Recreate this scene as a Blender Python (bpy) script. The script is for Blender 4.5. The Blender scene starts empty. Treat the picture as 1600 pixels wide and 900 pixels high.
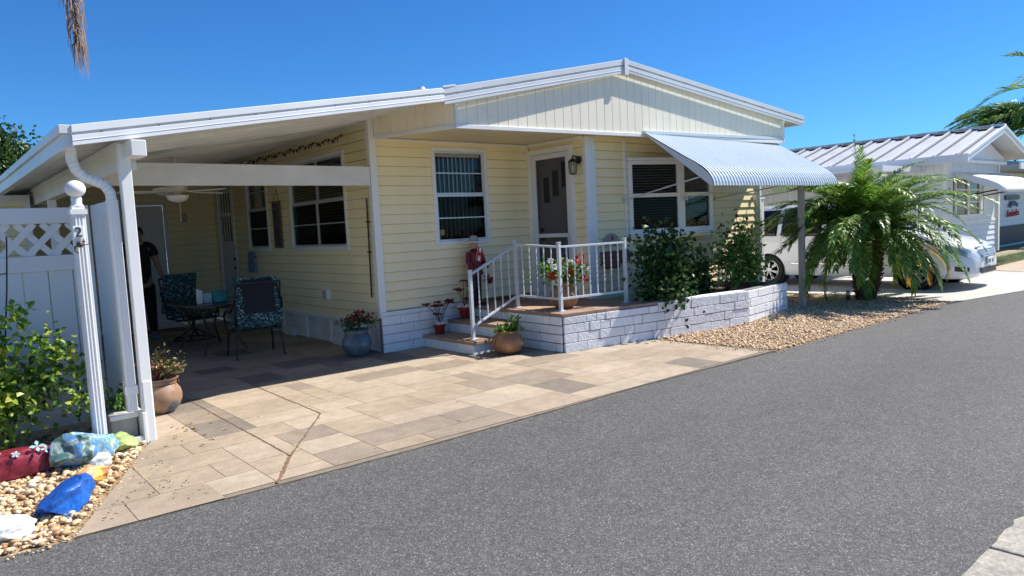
import bpy, bmesh, math, random
from mathutils import Vector, Matrix, noise
random.seed(7)
V = Vector
C = bpy.context.scene.collection
SC = bpy.context.scene
PI = math.pi

# ---------------------------------------------------------------- camera
cam = bpy.data.cameras.new('camera'); camo = bpy.data.objects.new('camera', cam); C.objects.link(camo)
F = 1102.0
cx = V((1300, 161, -F)).normalized()
cy = V((-940, 50, -F)); cy = (cy - cx*cx.dot(cy)).normalized()
cz = cx.cross(cy)
camo.matrix_world = Matrix.Translation((0, 0, 1.6)) @ Matrix((cx, cy, cz)).to_4x4()
cam.sensor_width = 36; cam.lens = F/1600*36; cam.clip_start = .05; cam.clip_end = 3000
SC.camera = camo
# ---------------------------------------------------------------- light
SUN = V((.80, -.27, 1.0))
w = bpy.data.worlds.new("World"); SC.world = w; w.use_nodes = True
nt = w.node_tree; bg = nt.nodes['Background']
sky = nt.nodes.new('ShaderNodeTexSky'); sky.sky_type = 'NISHITA'; sky.sun_disc = False
sky.sun_elevation = math.atan2(SUN.z, math.hypot(SUN.x, SUN.y)); sky.sun_rotation = math.atan2(SUN.x, SUN.y)
sky.air_density = 1.0; sky.dust_density = 0; sky.ozone_density = 2.5
hs = nt.nodes.new('ShaderNodeHueSaturation'); hs.inputs['Saturation'].default_value = 1.12; hs.inputs['Value'].default_value = 1.0
tint = nt.nodes.new('ShaderNodeVectorMath'); tint.operation = 'MULTIPLY'; tint.inputs[1].default_value = (.30, .68, 1.08)
nt.links.new(sky.outputs[0], hs.inputs['Color']); nt.links.new(hs.outputs[0], tint.inputs[0]); nt.links.new(tint.outputs[0], bg.inputs[0]); bg.inputs[1].default_value = .065
sun = bpy.data.lights.new('sun', 'SUN'); sun.energy = 4.0; sun.angle = math.radians(.53); sun.color = (1, .95, .87)
so = bpy.data.objects.new('sun', sun); C.objects.link(so); so.rotation_euler = SUN.to_track_quat('Z', 'Y').to_euler()
SC.view_settings.view_transform = 'Standard'; SC.view_settings.look = 'None'; SC.view_settings.gamma = 1
SC.view_settings.use_curve_mapping = False; SC.view_settings.exposure = 1.02

# ---------------------------------------------------------------- materials
def mat(name, col, rough=.6, var=.12, scale=3.0, bump=0, bscale=40, metal=0, spec=.5, island=0, fine=0, fscale=120, coat=0, streak=False):
    m = bpy.data.materials.new(name); m.use_nodes = True; n = m.node_tree; b = n.nodes['Principled BSDF']
    b.inputs['Roughness'].default_value = rough; b.inputs['Metallic'].default_value = metal
    b.inputs['Specular IOR Level'].default_value = spec; b.inputs['Coat Weight'].default_value = coat
    tc = n.nodes.new('ShaderNodeTexCoord')
    mp = n.nodes.new('ShaderNodeMapping'); n.links.new(tc.outputs['Object'], mp.inputs[0])
    if streak: mp.inputs['Scale'].default_value = (1, 1, .15)
    nz = n.nodes.new('ShaderNodeTexNoise'); nz.inputs['Scale'].default_value = scale; nz.inputs['Detail'].default_value = 6
    nz.inputs['Roughness'].default_value = .65
    n.links.new(mp.outputs[0], nz.inputs['Vector'])
    r = n.nodes.new('ShaderNodeMapRange'); r.inputs[1].default_value = .3; r.inputs[2].default_value = .7
    r.inputs[3].default_value = 1-var; r.inputs[4].default_value = 1+var*.6
    n.links.new(nz.outputs[0], r.inputs[0])
    cur = r.outputs[0]
    def mul(a, s):
        q = n.nodes.new('ShaderNodeMath'); q.operation = 'MULTIPLY'; n.links.new(a, q.inputs[0]); n.links.new(s, q.inputs[1]); return q.outputs[0]
    if fine:
        n2 = n.nodes.new('ShaderNodeTexNoise'); n2.inputs['Scale'].default_value = fscale; n2.inputs['Detail'].default_value = 3
        n.links.new(tc.outputs['Object'], n2.inputs['Vector'])
        r2 = n.nodes.new('ShaderNodeMapRange'); r2.inputs[1].default_value = .3; r2.inputs[2].default_value = .7
        r2.inputs[3].default_value = 1-fine; r2.inputs[4].default_value = 1+fine
        n.links.new(n2.outputs[0], r2.inputs[0]); cur = mul(cur, r2.outputs[0])
    if island:
        g = n.nodes.new('ShaderNodeNewGeometry')
        r3 = n.nodes.new('ShaderNodeMapRange'); r3.inputs[3].default_value = 1-island; r3.inputs[4].default_value = 1+island
        n.links.new(g.outputs['Random Per Island'], r3.inputs[0]); cur = mul(cur, r3.outputs[0])
    mx = n.nodes.new('ShaderNodeVectorMath'); mx.operation = 'SCALE'; mx.inputs[0].default_value = col[:3]
    n.links.new(cur, mx.inputs['Scale']); n.links.new(mx.outputs[0], b.inputs['Base Color'])
    if bump:
        n3 = n.nodes.new('ShaderNodeTexNoise'); n3.inputs['Scale'].default_value = bscale; n3.inputs['Detail'].default_value = 5
        n.links.new(tc.outputs['Object'], n3.inputs['Vector'])
        bp = n.nodes.new('ShaderNodeBump'); bp.inputs['Strength'].default_value = bump; bp.inputs['Distance'].default_value = .01
        n.links.new(n3.outputs[0], bp.inputs['Height']); n.links.new(bp.outputs[0], b.inputs['Normal'])
    return m
def ramp_mat(name, cols, rough=.6, mode='island', scale=5, bump=0, bscale=30, trans=0, fine=0, fscale=100, spec=.5, hard=False):
    """colour from a ramp driven by island randomness or noise/voronoi"""
    m = bpy.data.materials.new(name); m.use_nodes = True; n = m.node_tree; b = n.nodes['Principled BSDF']
    b.inputs['Roughness'].default_value = rough; b.inputs['Specular IOR Level'].default_value = spec
    tc = n.nodes.new('ShaderNodeTexCoord')
    if mode == 'island':
        g = n.nodes.new('ShaderNodeNewGeometry'); src = g.outputs['Random Per Island']
    elif mode == 'voronoi':
        g = n.nodes.new('ShaderNodeTexVoronoi'); g.inputs['Scale'].default_value = scale; n.links.new(tc.outputs['Object'], g.inputs['Vector'])
        s = n.nodes.new('ShaderNodeSeparateColor'); n.links.new(g.outputs['Color'], s.inputs[0]); src = s.outputs[0]
    else:
        g = n.nodes.new('ShaderNodeTexNoise'); g.inputs['Scale'].default_value = scale; g.inputs['Detail'].default_value = 5
        n.links.new(tc.outputs['Object'], g.inputs['Vector'])
        q = n.nodes.new('ShaderNodeMapRange'); q.inputs[1].default_value = .3; q.inputs[2].default_value = .7; n.links.new(g.outputs[0], q.inputs[0]); src = q.outputs[0]
    r = n.nodes.new('ShaderNodeValToRGB'); e = r.color_ramp.elements
    if hard: r.color_ramp.interpolation = 'CONSTANT'
    for i, (p, c) in enumerate(cols):
        k = e[i] if i < 2 else e.new(p)
        k.position = p; k.color = (*c, 1)
    n.links.new(src, r.inputs[0]); col = r.outputs[0]
    if fine:
        n2 = n.nodes.new('ShaderNodeTexNoise'); n2.inputs['Scale'].default_value = fscale; n2.inputs['Detail'].default_value = 3
        n.links.new(tc.outputs['Object'], n2.inputs['Vector'])
        r2 = n.nodes.new('ShaderNodeMapRange'); r2.inputs[1].default_value = .3; r2.inputs[2].default_value = .7
        r2.inputs[3].default_value = 1-fine; r2.inputs[4].default_value = 1+fine
        n.links.new(n2.outputs[0], r2.inputs[0])
        mx = n.nodes.new('ShaderNodeVectorMath'); mx.operation = 'SCALE'; n.links.new(col, mx.inputs[0]); n.links.new(r2.outputs[0], mx.inputs['Scale']); col = mx.outputs[0]
    n.links.new(col, b.inputs['Base Color'])
    if bump:
        n3 = n.nodes.new('ShaderNodeTexNoise'); n3.inputs['Scale'].default_value = bscale; n3.inputs['Detail'].default_value = 5
        n.links.new(tc.outputs['Object'], n3.inputs['Vector'])
        bp = n.nodes.new('ShaderNodeBump'); bp.inputs['Strength'].default_value = bump; bp.inputs['Distance'].default_value = .01
        n.links.new(n3.outputs[0], bp.inputs['Height']); n.links.new(bp.outputs[0], b.inputs['Normal'])
    if trans:
        t = n.nodes.new('ShaderNodeBsdfTranslucent'); n.links.new(col, t.inputs[0])
        mxs = n.nodes.new('ShaderNodeMixShader'); mxs.inputs[0].default_value = trans
        n.links.new(b.outputs[0], mxs.inputs[1]); n.links.new(t.outputs[0], mxs.inputs[2])
        n.links.new(mxs.outputs[0], n.nodes['Material Output'].inputs[0])
    return m
def glass(name, tint, refl=.5, solid=.5):
    m = bpy.data.materials.new(name); m.use_nodes = True; n = m.node_tree; n.nodes.clear()
    o = n.nodes.new('ShaderNodeOutputMaterial'); t = n.nodes.new('ShaderNodeBsdfTransparent'); t.inputs[0].default_value = (*tint, 1)
    g = n.nodes.new('ShaderNodeBsdfGlossy'); g.inputs['Roughness'].default_value = .03
    fr = n.nodes.new('ShaderNodeFresnel'); fr.inputs[0].default_value = 1.45
    ml = n.nodes.new('ShaderNodeMath'); ml.operation = 'MULTIPLY'; ml.inputs[1].default_value = refl*2; ml.use_clamp = True
    n.links.new(fr.outputs[0], ml.inputs[0])
    x = n.nodes.new('ShaderNodeMixShader'); n.links.new(ml.outputs[0], x.inputs[0]); n.links.new(t.outputs[0], x.inputs[1]); n.links.new(g.outputs[0], x.inputs[2])
    n.links.new(x.outputs[0], o.inputs[0]); return m
M = {}
M['white'] = mat('white_painted_metal', (.80, .80, .79), .42, .07, 2.5, streak=True, fine=.02)
M['whitesat'] = mat('white_vinyl', (.82, .82, .82), .4, .04, 2)
M['roofwhite'] = mat('roof_metal', (.70, .72, .74), .38, .08, 1.5, streak=True)
M['soffit'] = mat('soffit_panel', (.74, .64, .42), .5, .08, 2)
M['pan'] = mat('carport_roof_pan', (.70, .69, .66), .55, .14, 1.5)
M['siding'] = mat('yellow_lap_siding', (.96, .82, .50), .5, .07, 1.6, bump=.06, bscale=60, streak=True)
M['board'] = mat('cream_vertical_panel', (.92, .85, .68), .5, .08, 1.8, streak=True)
M['groove'] = mat('panel_groove', (.38, .30, .17), .7, .1)
M['skirt'] = mat('skirting_panel', (.66, .66, .64), .6, .2, 2.5)
M['block'] = mat('white_painted_block', (.80, .81, .81), .75, .07, 9, bump=.7, bscale=28, island=.05)
M['mortar'] = mat('mortar', (.20, .20, .205), .9, .3, 14, bump=.5)
M['slab'] = mat('brown_tile_slab', (.36, .235, .165), .65, .28, 5, bump=.2, island=.12)
M['asphalt'] = None
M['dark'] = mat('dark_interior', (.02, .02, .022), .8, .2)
M['black'] = mat('black_metal', (.018, .018, .02), .4, .2, 8)
M['brown'] = mat('brown_metal', (.07, .05, .04), .4, .2, 8)
M['blind'] = mat('blind_slat', (.72, .69, .62), .7, .1, 4, island=.3)
M['blind2'] = mat('horizontal_blind', (.30, .30, .29), .6, .1, 4)
M['alu'] = mat('aluminium', (.62, .64, .66), .35, .1, 4, metal=.4)
M['glass'] = glass('window_glass', (.85, .86, .87), .2)
M['screen'] = glass('insect_screen_glass', (.55, .55, .56), .09)
M['door'] = mat('grey_door_panel', (.50, .50, .52), .6, .12, 3)
M['doorwhite'] = mat('white_door', (.72, .74, .78), .5, .06, 2)
M['rail'] = mat('white_painted_iron', (.60, .65, .68), .4, .1, 12)
M['awn'] = mat('awning_metal', (.60, .68, .73), .38, .05, 2)
M['awnside'] = mat('awning_side', (.60, .66, .72), .45, .08, 3)
M['trim'] = mat('white_trim', (.82, .82, .80), .45, .08, 3, streak=True)
M['rust'] = mat('rusty_bracket', (.30, .16, .08), .8, .4, 20)
M['clay'] = ramp_mat('terracotta_clay', [(0, (.30, .12, .05)), (.5, (.38, .18, .08)), (.8, (.46, .26, .13)), (1, (.22, .10, .06))], .65, 'noise', 5, .3, 30)
M['claydirty'] = ramp_mat('weathered_clay', [(0, (.10, .09, .09)), (.4, (.26, .15, .09)), (.7, (.34, .21, .13)), (.85, (.12, .14, .18)), (1, (.05, .08, .14))], .55, 'noise', 4, .4, 25)
M['bluepot'] = ramp_mat('blue_glaze', [(0, (.05, .07, .09)), (.5, (.12, .18, .21)), (1, (.26, .22, .18))], .35, 'noise', 5, .2)
M['redpot'] = mat('red_plastic_pot', (.20, .012, .016), .4, .1)
M['foil'] = mat('white_foil', (.75, .75, .78), .3, .1)
M['soil'] = mat('soil', (.09, .06, .04), .95, .4, 18, bump=.6)
M['bark'] = ramp_mat('palm_bark', [(0, (.035, .022, .016)), (.6, (.10, .06, .04)), (1, (.20, .13, .085))], .9, 'noise', 16, 1.0, 40)
M['wood'] = mat('grey_wood', (.46, .44, .40), .8, .25, 7, streak=True)
M['stem'] = mat('plant_stem', (.16, .12, .07), .8, .3, 20)
LG = lambda nm, c, tr=.3, r=.4: ramp_mat(nm, c, r, 'island', trans=tr, spec=.55)
M['leafdark'] = LG('dark_shrub_leaf', [(0, (.018, .048, .010)), (.5, (.038, .095, .018)), (.9, (.07, .16, .03)), (1, (.14, .22, .05))], .22, .5)
M['leafmid'] = LG('bright_shrub_leaf', [(0, (.05, .12, .02)), (.45, (.12, .26, .04)), (.85, (.24, .40, .07)), (1, (.42, .48, .12))], .35)
M['leafyel'] = LG('yellow_green_leaf', [(0, (.06, .15, .02)), (.4, (.17, .34, .04)), (.75, (.36, .50, .06)), (1, (.58, .58, .12))], .4)
M['leafred'] = LG('red_leaf', [(0, (.12, .01, .015)), (.6, (.26, .02, .03)), (1, (.36, .06, .05))], .25)
M['leafmix'] = LG('variegated_leaf', [(0, (.06, .10, .02)), (.35, (.22, .24, .06)), (.6, (.42, .34, .14)), (.8, (.28, .05, .05)), (1, (.55, .45, .24))], .3)
M['palm'] = LG('palm_leaflet', [(0, (.06, .13, .016)), (.5, (.13, .26, .028)), (.85, (.22, .38, .05)), (1, (.34, .44, .08))], .36, .42)
M['palmyel'] = LG('yellowing_leaflet', [(0, (.45, .20, .02)), (.5, (.55, .32, .04)), (1, (.30, .30, .05))], .35)
M['palmdead'] = LG('dead_leaflet', [(0, (.10, .07, .055)), (.6, (.20, .14, .11)), (1, (.30, .22, .17))], .1, .8)
M['rachis'] = mat('palm_rachis', (.30, .36, .12), .5, .2)
M['white_petal'] = mat('white_petal', (.85, .85, .82), .6, .05)
M['red_petal'] = mat('red_petal', (.62, .02, .03), .6, .2, 30)
M['pink_petal'] = mat('pink_petal', (.75, .12, .42), .6, .1)
M['cushion'] = ramp_mat('patterned_cushion', [(0, (.012, .022, .028)), (.40, (.015, .07, .085)), (.70, (.04, .19, .21)), (.90, (.42, .50, .48))], .8, 'voronoi', 75, .3, hard=True)
M['chairback'] = mat('dark_mesh_fabric', (.014, .014, .02), .8, .1)
M['teal'] = mat('teal_basket', (.05, .30, .33), .6, .2, 20, bump=.5)
M['lightblue'] = mat('light_blue_box', (.42, .55, .62), .5, .1)
M['tissue'] = mat('white_paper', (.8, .8, .8), .8, .03)
M['tglass'] = mat('smoked_glass_top', (.03, .028, .028), .12, .1)
M['carpaint'] = mat('white_car_paint', (.80, .81, .82), .28, .02, 1, coat=.8)
M['carglass'] = mat('car_glass', (.008, .009, .012), .06, .05)
M['tyre'] = mat('tyre_rubber', (.018, .018, .018), .8, .2)
M['chrome'] = mat('chrome', (.75, .77, .80), .15, .03, metal=1)
M['rim'] = mat('alloy_rim', (.62, .63, .64), .3, .05, metal=.7)
M['lens'] = mat('headlight_lens', (.34, .38, .43), .08, .35, 14, coat=1)
M['ribwall'] = mat('neighbour_white_siding', (.74, .77, .80), .5, .06, 2, streak=True)
M['concrete'] = mat('light_concrete', (.48, .46, .42), .85, .16, 1.3, bump=.25, fine=.08, fscale=60)
M['gutterconc'] = mat('edge_concrete', (.36, .33, .28), .9, .3, 4, bump=.7, bscale=30, fine=.25, fscale=45)
M['skin'] = mat('skin', (.42, .22, .15), .55, .1, 10)
M['blackcloth'] = mat('black_cloth', (.012, .012, .014), .9, .2)
M['blueshoe'] = mat('blue_shoe', (.08, .22, .40), .7, .1)
M['hair'] = mat('dark_hair', (.03, .022, .018), .8, .2)
M['mred'] = mat('painted_red_wood', (.15, .010, .014), .6, .2, 8)
M['felt'] = mat('tan_felt', (.42, .38, .33), .9, .15, 8)
M['signred'] = mat('sign_red', (.45, .03, .04), .6, .1)
M['tan'] = mat('tan_paint', (.55, .48, .36), .7, .1)
M['cream'] = mat('cream_enamel', (.66, .63, .55), .4, .05)
M['darkgrey'] = mat('dark_grey', (.06, .06, .065), .6, .15)
M['greyroof'] = mat('grey_roof', (.34, .37, .38), .6, .15)
M['blueframe'] = mat('blue_print', (.18, .28, .42), .6, .5, 22)
M['stain'] = ramp_mat('dark_stained_glass', [(0, (.012, .010, .014)), (.55, (.03, .03, .05)), (.8, (.08, .12, .20)), (1, (.30, .14, .08))], .25, 'noise', 9)
M['barkbrown'] = mat('brown_wood', (.20, .10, .06), .7, .25, 10)
M['patch'] = None

# ---------------------------------------------------------------- mesh helpers
BASE = {}
class MB:
    def __init__(s): s.v = []; s.f = []
    def add(s, vs, fs):
        k = len(s.v); s.v += [V(p) for p in vs]; s.f += [[i+k for i in f] for f in fs]; return s
    def box(s, a, b, T=None):
        x0, y0, z0 = a; x1, y1, z1 = b
        vs = [V(p) for p in [(x0,y0,z0),(x1,y0,z0),(x1,y1,z0),(x0,y1,z0),(x0,y0,z1),(x1,y0,z1),(x1,y1,z1),(x0,y1,z1)]]
        if T is not None: vs = [T @ p for p in vs]
        return s.add(vs, [[0,3,2,1],[4,5,6,7],[0,1,5,4],[1,2,6,5],[2,3,7,6],[3,0,4,7]])
    def tube(s, pts, r, n=8, caps=True, sq=1):
        pts = [V(p) for p in pts]; m = len(pts); rs = r if isinstance(r, (list, tuple)) else [r]*m
        up = V((0, 0, 1)); k = len(s.v); prev = None
        for i, p in enumerate(pts):
            d = (pts[min(i+1, m-1)]-pts[max(i-1, 0)]).normalized()
            if prev is None:
                a = d.cross(up)
                if a.length < .05: a = d.cross(V((1, 0, 0)))
                a.normalize()
            else: a = (prev - d*prev.dot(d)).normalized()
            prev = a; b = d.cross(a)
            for j in range(n):
                t = 2*PI*(j+.5)/n; s.v.append(p + (a*math.cos(t)+b*math.sin(t)*sq)*rs[i])
        for i in range(m-1):
            for j in range(n):
                s.f.append([k+i*n+j, k+i*n+(j+1)%n, k+(i+1)*n+(j+1)%n, k+(i+1)*n+j])
        if caps: s.f.append([k+j for j in range(n)][::-1]); s.f.append([k+(m-1)*n+j for j in range(n)])
        return s
    def bar(s, p, q, w_, h_=None, up=(0, 0, 1)):
        p = V(p); q = V(q); d = (q-p).normalized(); u = V(up)
        a = d.cross(u)
        if a.length < .01: a = d.cross(V((0, 1, 0)))
        a.normalize(); b = a.cross(d); h_ = h_ or w_
        vs = []
        for c in (p, q):
            for sa, sb in ((-1,-1),(1,-1),(1,1),(-1,1)): vs.append(c + a*sa*w_/2 + b*sb*h_/2)
        return s.add(vs, [[0,1,2,3],[7,6,5,4],[0,4,5,1],[1,5,6,2],[2,6,7,3],[3,7,4,0]])
    def lathe(s, prof, c=(0, 0, 0), n=24, T=None):
        k = len(s.v); c = V(c)
        for (r, z) in prof:
            for j in range(n):
                t = 2*PI*j/n; p = V((r*math.cos(t), r*math.sin(t), z)); s.v.append((T @ p if T is not None else p) + c)
        m = len(prof)
        for i in range(m-1):
            for j in range(n): s.f.append([k+i*n+j, k+i*n+(j+1)%n, k+(i+1)*n+(j+1)%n, k+(i+1)*n+j])
        s.f.append([k+j for j in range(n)][::-1]); s.f.append([k+(m-1)*n+j for j in range(n)])
        return s
    def prism(s, poly, ext):
        ext = V(ext); n = len(poly); p = [V(q) for q in poly]
        return s.add(p+[q+ext for q in p], [list(range(n))[::-1], [n+i for i in range(n)]] + [[i, (i+1) % n, n+(i+1) % n, n+i] for i in range(n)])
    def poly(s, pts): return s.add(pts, [list(range(len(pts)))])
    def build(s, name, m, parent=None, smooth=False, bevel=0, solid=0, recalc=True, auto=True):
        off = V((0, 0, 0)); p = parent
        while p is not None:
            off = off + BASE.get(p.name, V((0, 0, 0))); p = p.parent
        me = bpy.data.meshes.new(name); me.from_pydata([tuple(q-off) for q in s.v], [], s.f)
        if recalc:
            b = bmesh.new(); b.from_mesh(me); bmesh.ops.recalc_face_normals(b, faces=b.faces); b.to_mesh(me); b.free()
        me.materials.append(m)
        if smooth: me.polygons.foreach_set('use_smooth', [True]*len(me.polygons))
        o = bpy.data.objects.new(name, me); C.objects.link(o)
        if smooth and auto:
            try: me.set_sharp_from_angle(angle=math.radians(40))
            except Exception: pass
        if parent: o.parent = parent
        if solid:
            q = o.modifiers.new('thickness', 'SOLIDIFY'); q.thickness = solid; q.offset = 0
        if bevel:
            q = o.modifiers.new('bevel', 'BEVEL'); q.width = bevel; q.segments = 2; q.limit_method = 'ANGLE'; q.angle_limit = .6
        return o
def tag(o, label, cat, group=None):
    o['label'] = label; o['category'] = cat
    if group: o['group'] = group
    return o
def thing(name, label, cat, loc=(0, 0, 0), group=None):
    o = bpy.data.objects.new(name, None); C.objects.link(o); o.location = loc; o.empty_display_size = .1
    BASE[o.name] = V(loc); return tag(o, label, cat, group)
def struct(o, kind='structure'): o['kind'] = kind; return o
def copy_tree(o, parent=None):
    c = o.copy(); C.objects.link(c); c.parent = parent
    if parent is None: BASE[c.name] = V(o.location)
    for ch in list(o.children): copy_tree(ch, c)
    return c
def frame(o, a, n):     # local (along, outward, up) -> world
    a = V(a).normalized(); n = V(n).normalized(); z = V((0, 0, 1))
    m = Matrix((a, n, z)).transposed().to_4x4(); m.translation = V(o); return m
def leaf(mb, c, d, up, L, W, fold=.25, curl=.15):
    d = d.normalized(); s = d.cross(up)
    if s.length < .02: s = d.cross(V((1, .3, 0)))
    s.normalize(); n = s.cross(d)
    b = c; t = c + d*L - n*curl*L
    m1 = c + d*L*.35; m2 = c + d*L*.7 - n*curl*L*.4
    f = n*fold*W
    mb.add([b, m1+s*W*.5+f, m2+s*W*.38+f, t, m2-s*W*.38+f, m1-s*W*.5+f], [[0, 1, 2, 3], [0, 3, 4, 5]])
def rv(): return V((random.gauss(0, 1), random.gauss(0, 1), random.gauss(0, 1))).normalized()
def foliage(mb, c, rad, n, L, W, shell=.5, upb=.4, clumps=None, seed=0, zmin=None):
    random.seed(seed); c = V(c); rad = V(rad)
    cl = clumps or 14
    cs = []
    for i in range(cl):
        q = rv(); rr = shell + (1-shell)*random.random()
        cs.append((c + V((q.x*rad.x, q.y*rad.y, q.z*rad.z))*rr, q))
    for i in range(n):
        cc, q = random.choice(cs)
        k = .42*abs(random.gauss(0, 1))
        p = cc + V([a*b for a, b in zip(rv(), rad)])*k
        if zmin is not None and p.z < zmin: continue
        d = (rv() + (p-c).normalized()*.9 + V((0, 0, -.1))); u = (rv()*.7 + V((0, 0, 1))*upb*2)
        s = random.uniform(.6, 1.15); leaf(mb, p, d, u, L*s, W*s, curl=random.uniform(0, .3))
    return cs

LAP_SHADE = MB()  # thin dark strips that paint the shadow line under each siding course
def lap(mb, T, a0, a1, z0, z1, h=.145, openings=(), ztop=None, proud=.020):
    """lap siding courses on a wall frame T with rectangular openings (a0,a1,z0,z1)"""
    z = z0
    while z < z1-1e-4:
        zt = min(z+h, z1); cuts = sorted({z, zt} | {c for o in openings for c in (o[2], o[3]) if z < c < zt})
        for k in range(len(cuts)-1):
            za, zb = cuts[k], cuts[k+1]; zm = (za+zb)/2
            iv = [(a0, a1)]
            for o in openings:
                if o[2] < zm < o[3]:
                    nx = []
                    for (p, q) in iv:
                        if o[1] <= p or o[0] >= q: nx.append((p, q)); continue
                        if o[0] > p: nx.append((p, o[0]))
                        if o[1] < q: nx.append((o[1], q))
                    iv = nx
            oa = proud*(1-(za-z)/h)+.002; ob = proud*(1-(zb-z)/h)+.002
            for (p, q) in iv:
                segs = [(p, q)]
                if ztop:
                    m = max(1, int((q-p)/.25)); segs = [(p+(q-p)*i/m, p+(q-p)*(i+1)/m) for i in range(m)]
                for (s0, s1) in segs:
                    t0 = t1 = zb
                    if ztop:
                        t0 = min(zb, ztop(s0)); t1 = min(zb, ztop(s1))
                        if t0 <= za and t1 <= za: continue
                        t0 = max(t0, za); t1 = max(t1, za)
                    mb.add([T @ V(x) for x in [(s0, oa, za), (s1, oa, za), (s1, ob, t1), (s0, ob, t0)]], [[0, 1, 2, 3]])
                    if abs(za-z) < 1e-6:
                        mb.add([T @ V(x) for x in [(s0, .0, za+.004), (s1, .0, za+.004), (s1, oa, za), (s0, oa, za)]], [[0, 1, 2, 3]])
                        if zb-za > .03: LAP_SHADE.add([T @ V(x) for x in [(s0, oa+.0012, za-.001), (s1, oa+.0012, za-.001), (s1, oa+.0006, za+.0055), (s0, oa+.0006, za+.0055)]], [[0, 1, 2, 3]])
        z += h

def window(parent, T, a0, a1, z0, z1, fw=.055, cols=1, rows=((.5,),), blinds='v', screen_low=True, proud=.03, name='window', glz=None, depth=.09):
    """framed window in opening; T: (along,outward,up)"""
    f = MB()
    for b in (((a0-fw, -.02, z0-fw), (a1+fw, proud, z0)), ((a0-fw, -.02, z1), (a1+fw, proud, z1+fw)),
              ((a0-fw, -.02, z0), (a0, proud, z1)), ((a1, -.02, z0), (a1+fw, proud, z1))): f.box(*b, T)
    wo = f.build(name, M['trim'], parent, bevel=.004)
    s = MB(); t = .028; cw = (a1-a0)/cols; zm = z0+(z1-z0)*.52
    for c in range(cols):
        p, q = a0+c*cw, a0+(c+1)*cw
        for (za, zb, y) in ((z0, zm, .012), (zm, z1, -.008)):
            s.box((p+.001, y-.022, za+.001), (p+t, y, zb-.001), T); s.box((q-t, y-.022, za+.001), (q-.001, y, zb-.001), T)
            s.box((p+t, y-.022, za+.001), (q-t, y, za+t), T); s.box((p+t, y-.022, zb-t), (q-t, y, zb-.001), T)
            if rows: s.box((p+t, y-.016, (za+zb)/2-.008), (q-t, y-.004, (za+zb)/2+.008), T)
    s.build('sash', M['alu'], wo)
    g = MB(); g.box((a0+t, -.020, zm+t), (a1-t, -.016, z1-t), T); g.build('pane', M['glass'], wo)
    g = MB(); g.box((a0+t, -.004, z0+t), (a1-t, .000, zm-t), T); g.build('pane', M['screen'] if screen_low else M['glass'], wo)
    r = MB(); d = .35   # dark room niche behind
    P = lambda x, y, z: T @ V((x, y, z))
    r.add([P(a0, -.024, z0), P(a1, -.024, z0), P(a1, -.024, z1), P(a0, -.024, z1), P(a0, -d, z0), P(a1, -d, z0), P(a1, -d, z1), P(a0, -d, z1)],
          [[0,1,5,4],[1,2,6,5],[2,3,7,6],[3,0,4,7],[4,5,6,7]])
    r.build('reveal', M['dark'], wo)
    if blinds == 'v':
        b = MB(); n = int((a1-a0-.06)/.075)
        for i in range(n):
            x = a0+.05+i*.075+random.uniform(-.004, .004)
            b.add([P(x, -.06, z0+.06), P(x+.048, -.105, z0+.06), P(x+.048, -.105, z1-.07), P(x, -.06, z1-.07)], [[0, 1, 2, 3]])
        b.box((a0+.03, -.11, z1-.07), (a1-.03, -.05, z1-.03), T)
        b.build('vertical_blind', M['blind'], wo, solid=.002)
    elif blinds == 'h':
        b = MB(); n = int((z1-z0-.05)/.045)
        for i in range(n):
            z = z0+.03+i*.045
            b.add([P(a0+.02, -.055, z), P(a1-.02, -.055, z), P(a1-.02, -.085, z+.012), P(a0+.02, -.085, z+.012)], [[0, 1, 2, 3]])
        b.build('horizontal_blind', M['blind2'], wo, solid=.002)
    elif blinds == 'c':
        b = MB()
        for (x0, x1) in ((a0+.03, a0+(a1-a0)*.42), (a0+(a1-a0)*.55, a1-.03)):
            n = 14; row0 = []; row1 = []
            for i in range(n+1):
                x = x0+(x1-x0)*i/n; y = -.10+.018*math.sin(i*2.2)
                row0.append(P(x, y, z0+(z1-z0)*.55)); row1.append(P(x, y, z1-.05))
            for i in range(n): b.add([row0[i], row0[i+1], row1[i+1], row1[i]], [[0, 1, 2, 3]])
        b.build('curtain', M['blind'], wo, smooth=True)
    return wo
#SPLIT

M['ribroof'] = mat('ribbed_roof_metal', (.52, .53, .54), .5, .12, 2)

M['lapshade'] = mat('painted_lap_shadow', (.58, .47, .26), .8, .35, 6)  # darker siding tone, painted in as the shadow below each lap
M['lapshade2'] = mat('painted_white_lap_shadow', (.42, .44, .46), .8, .25, 6)  # same painted lap shadow, toned for the paler walls
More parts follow.
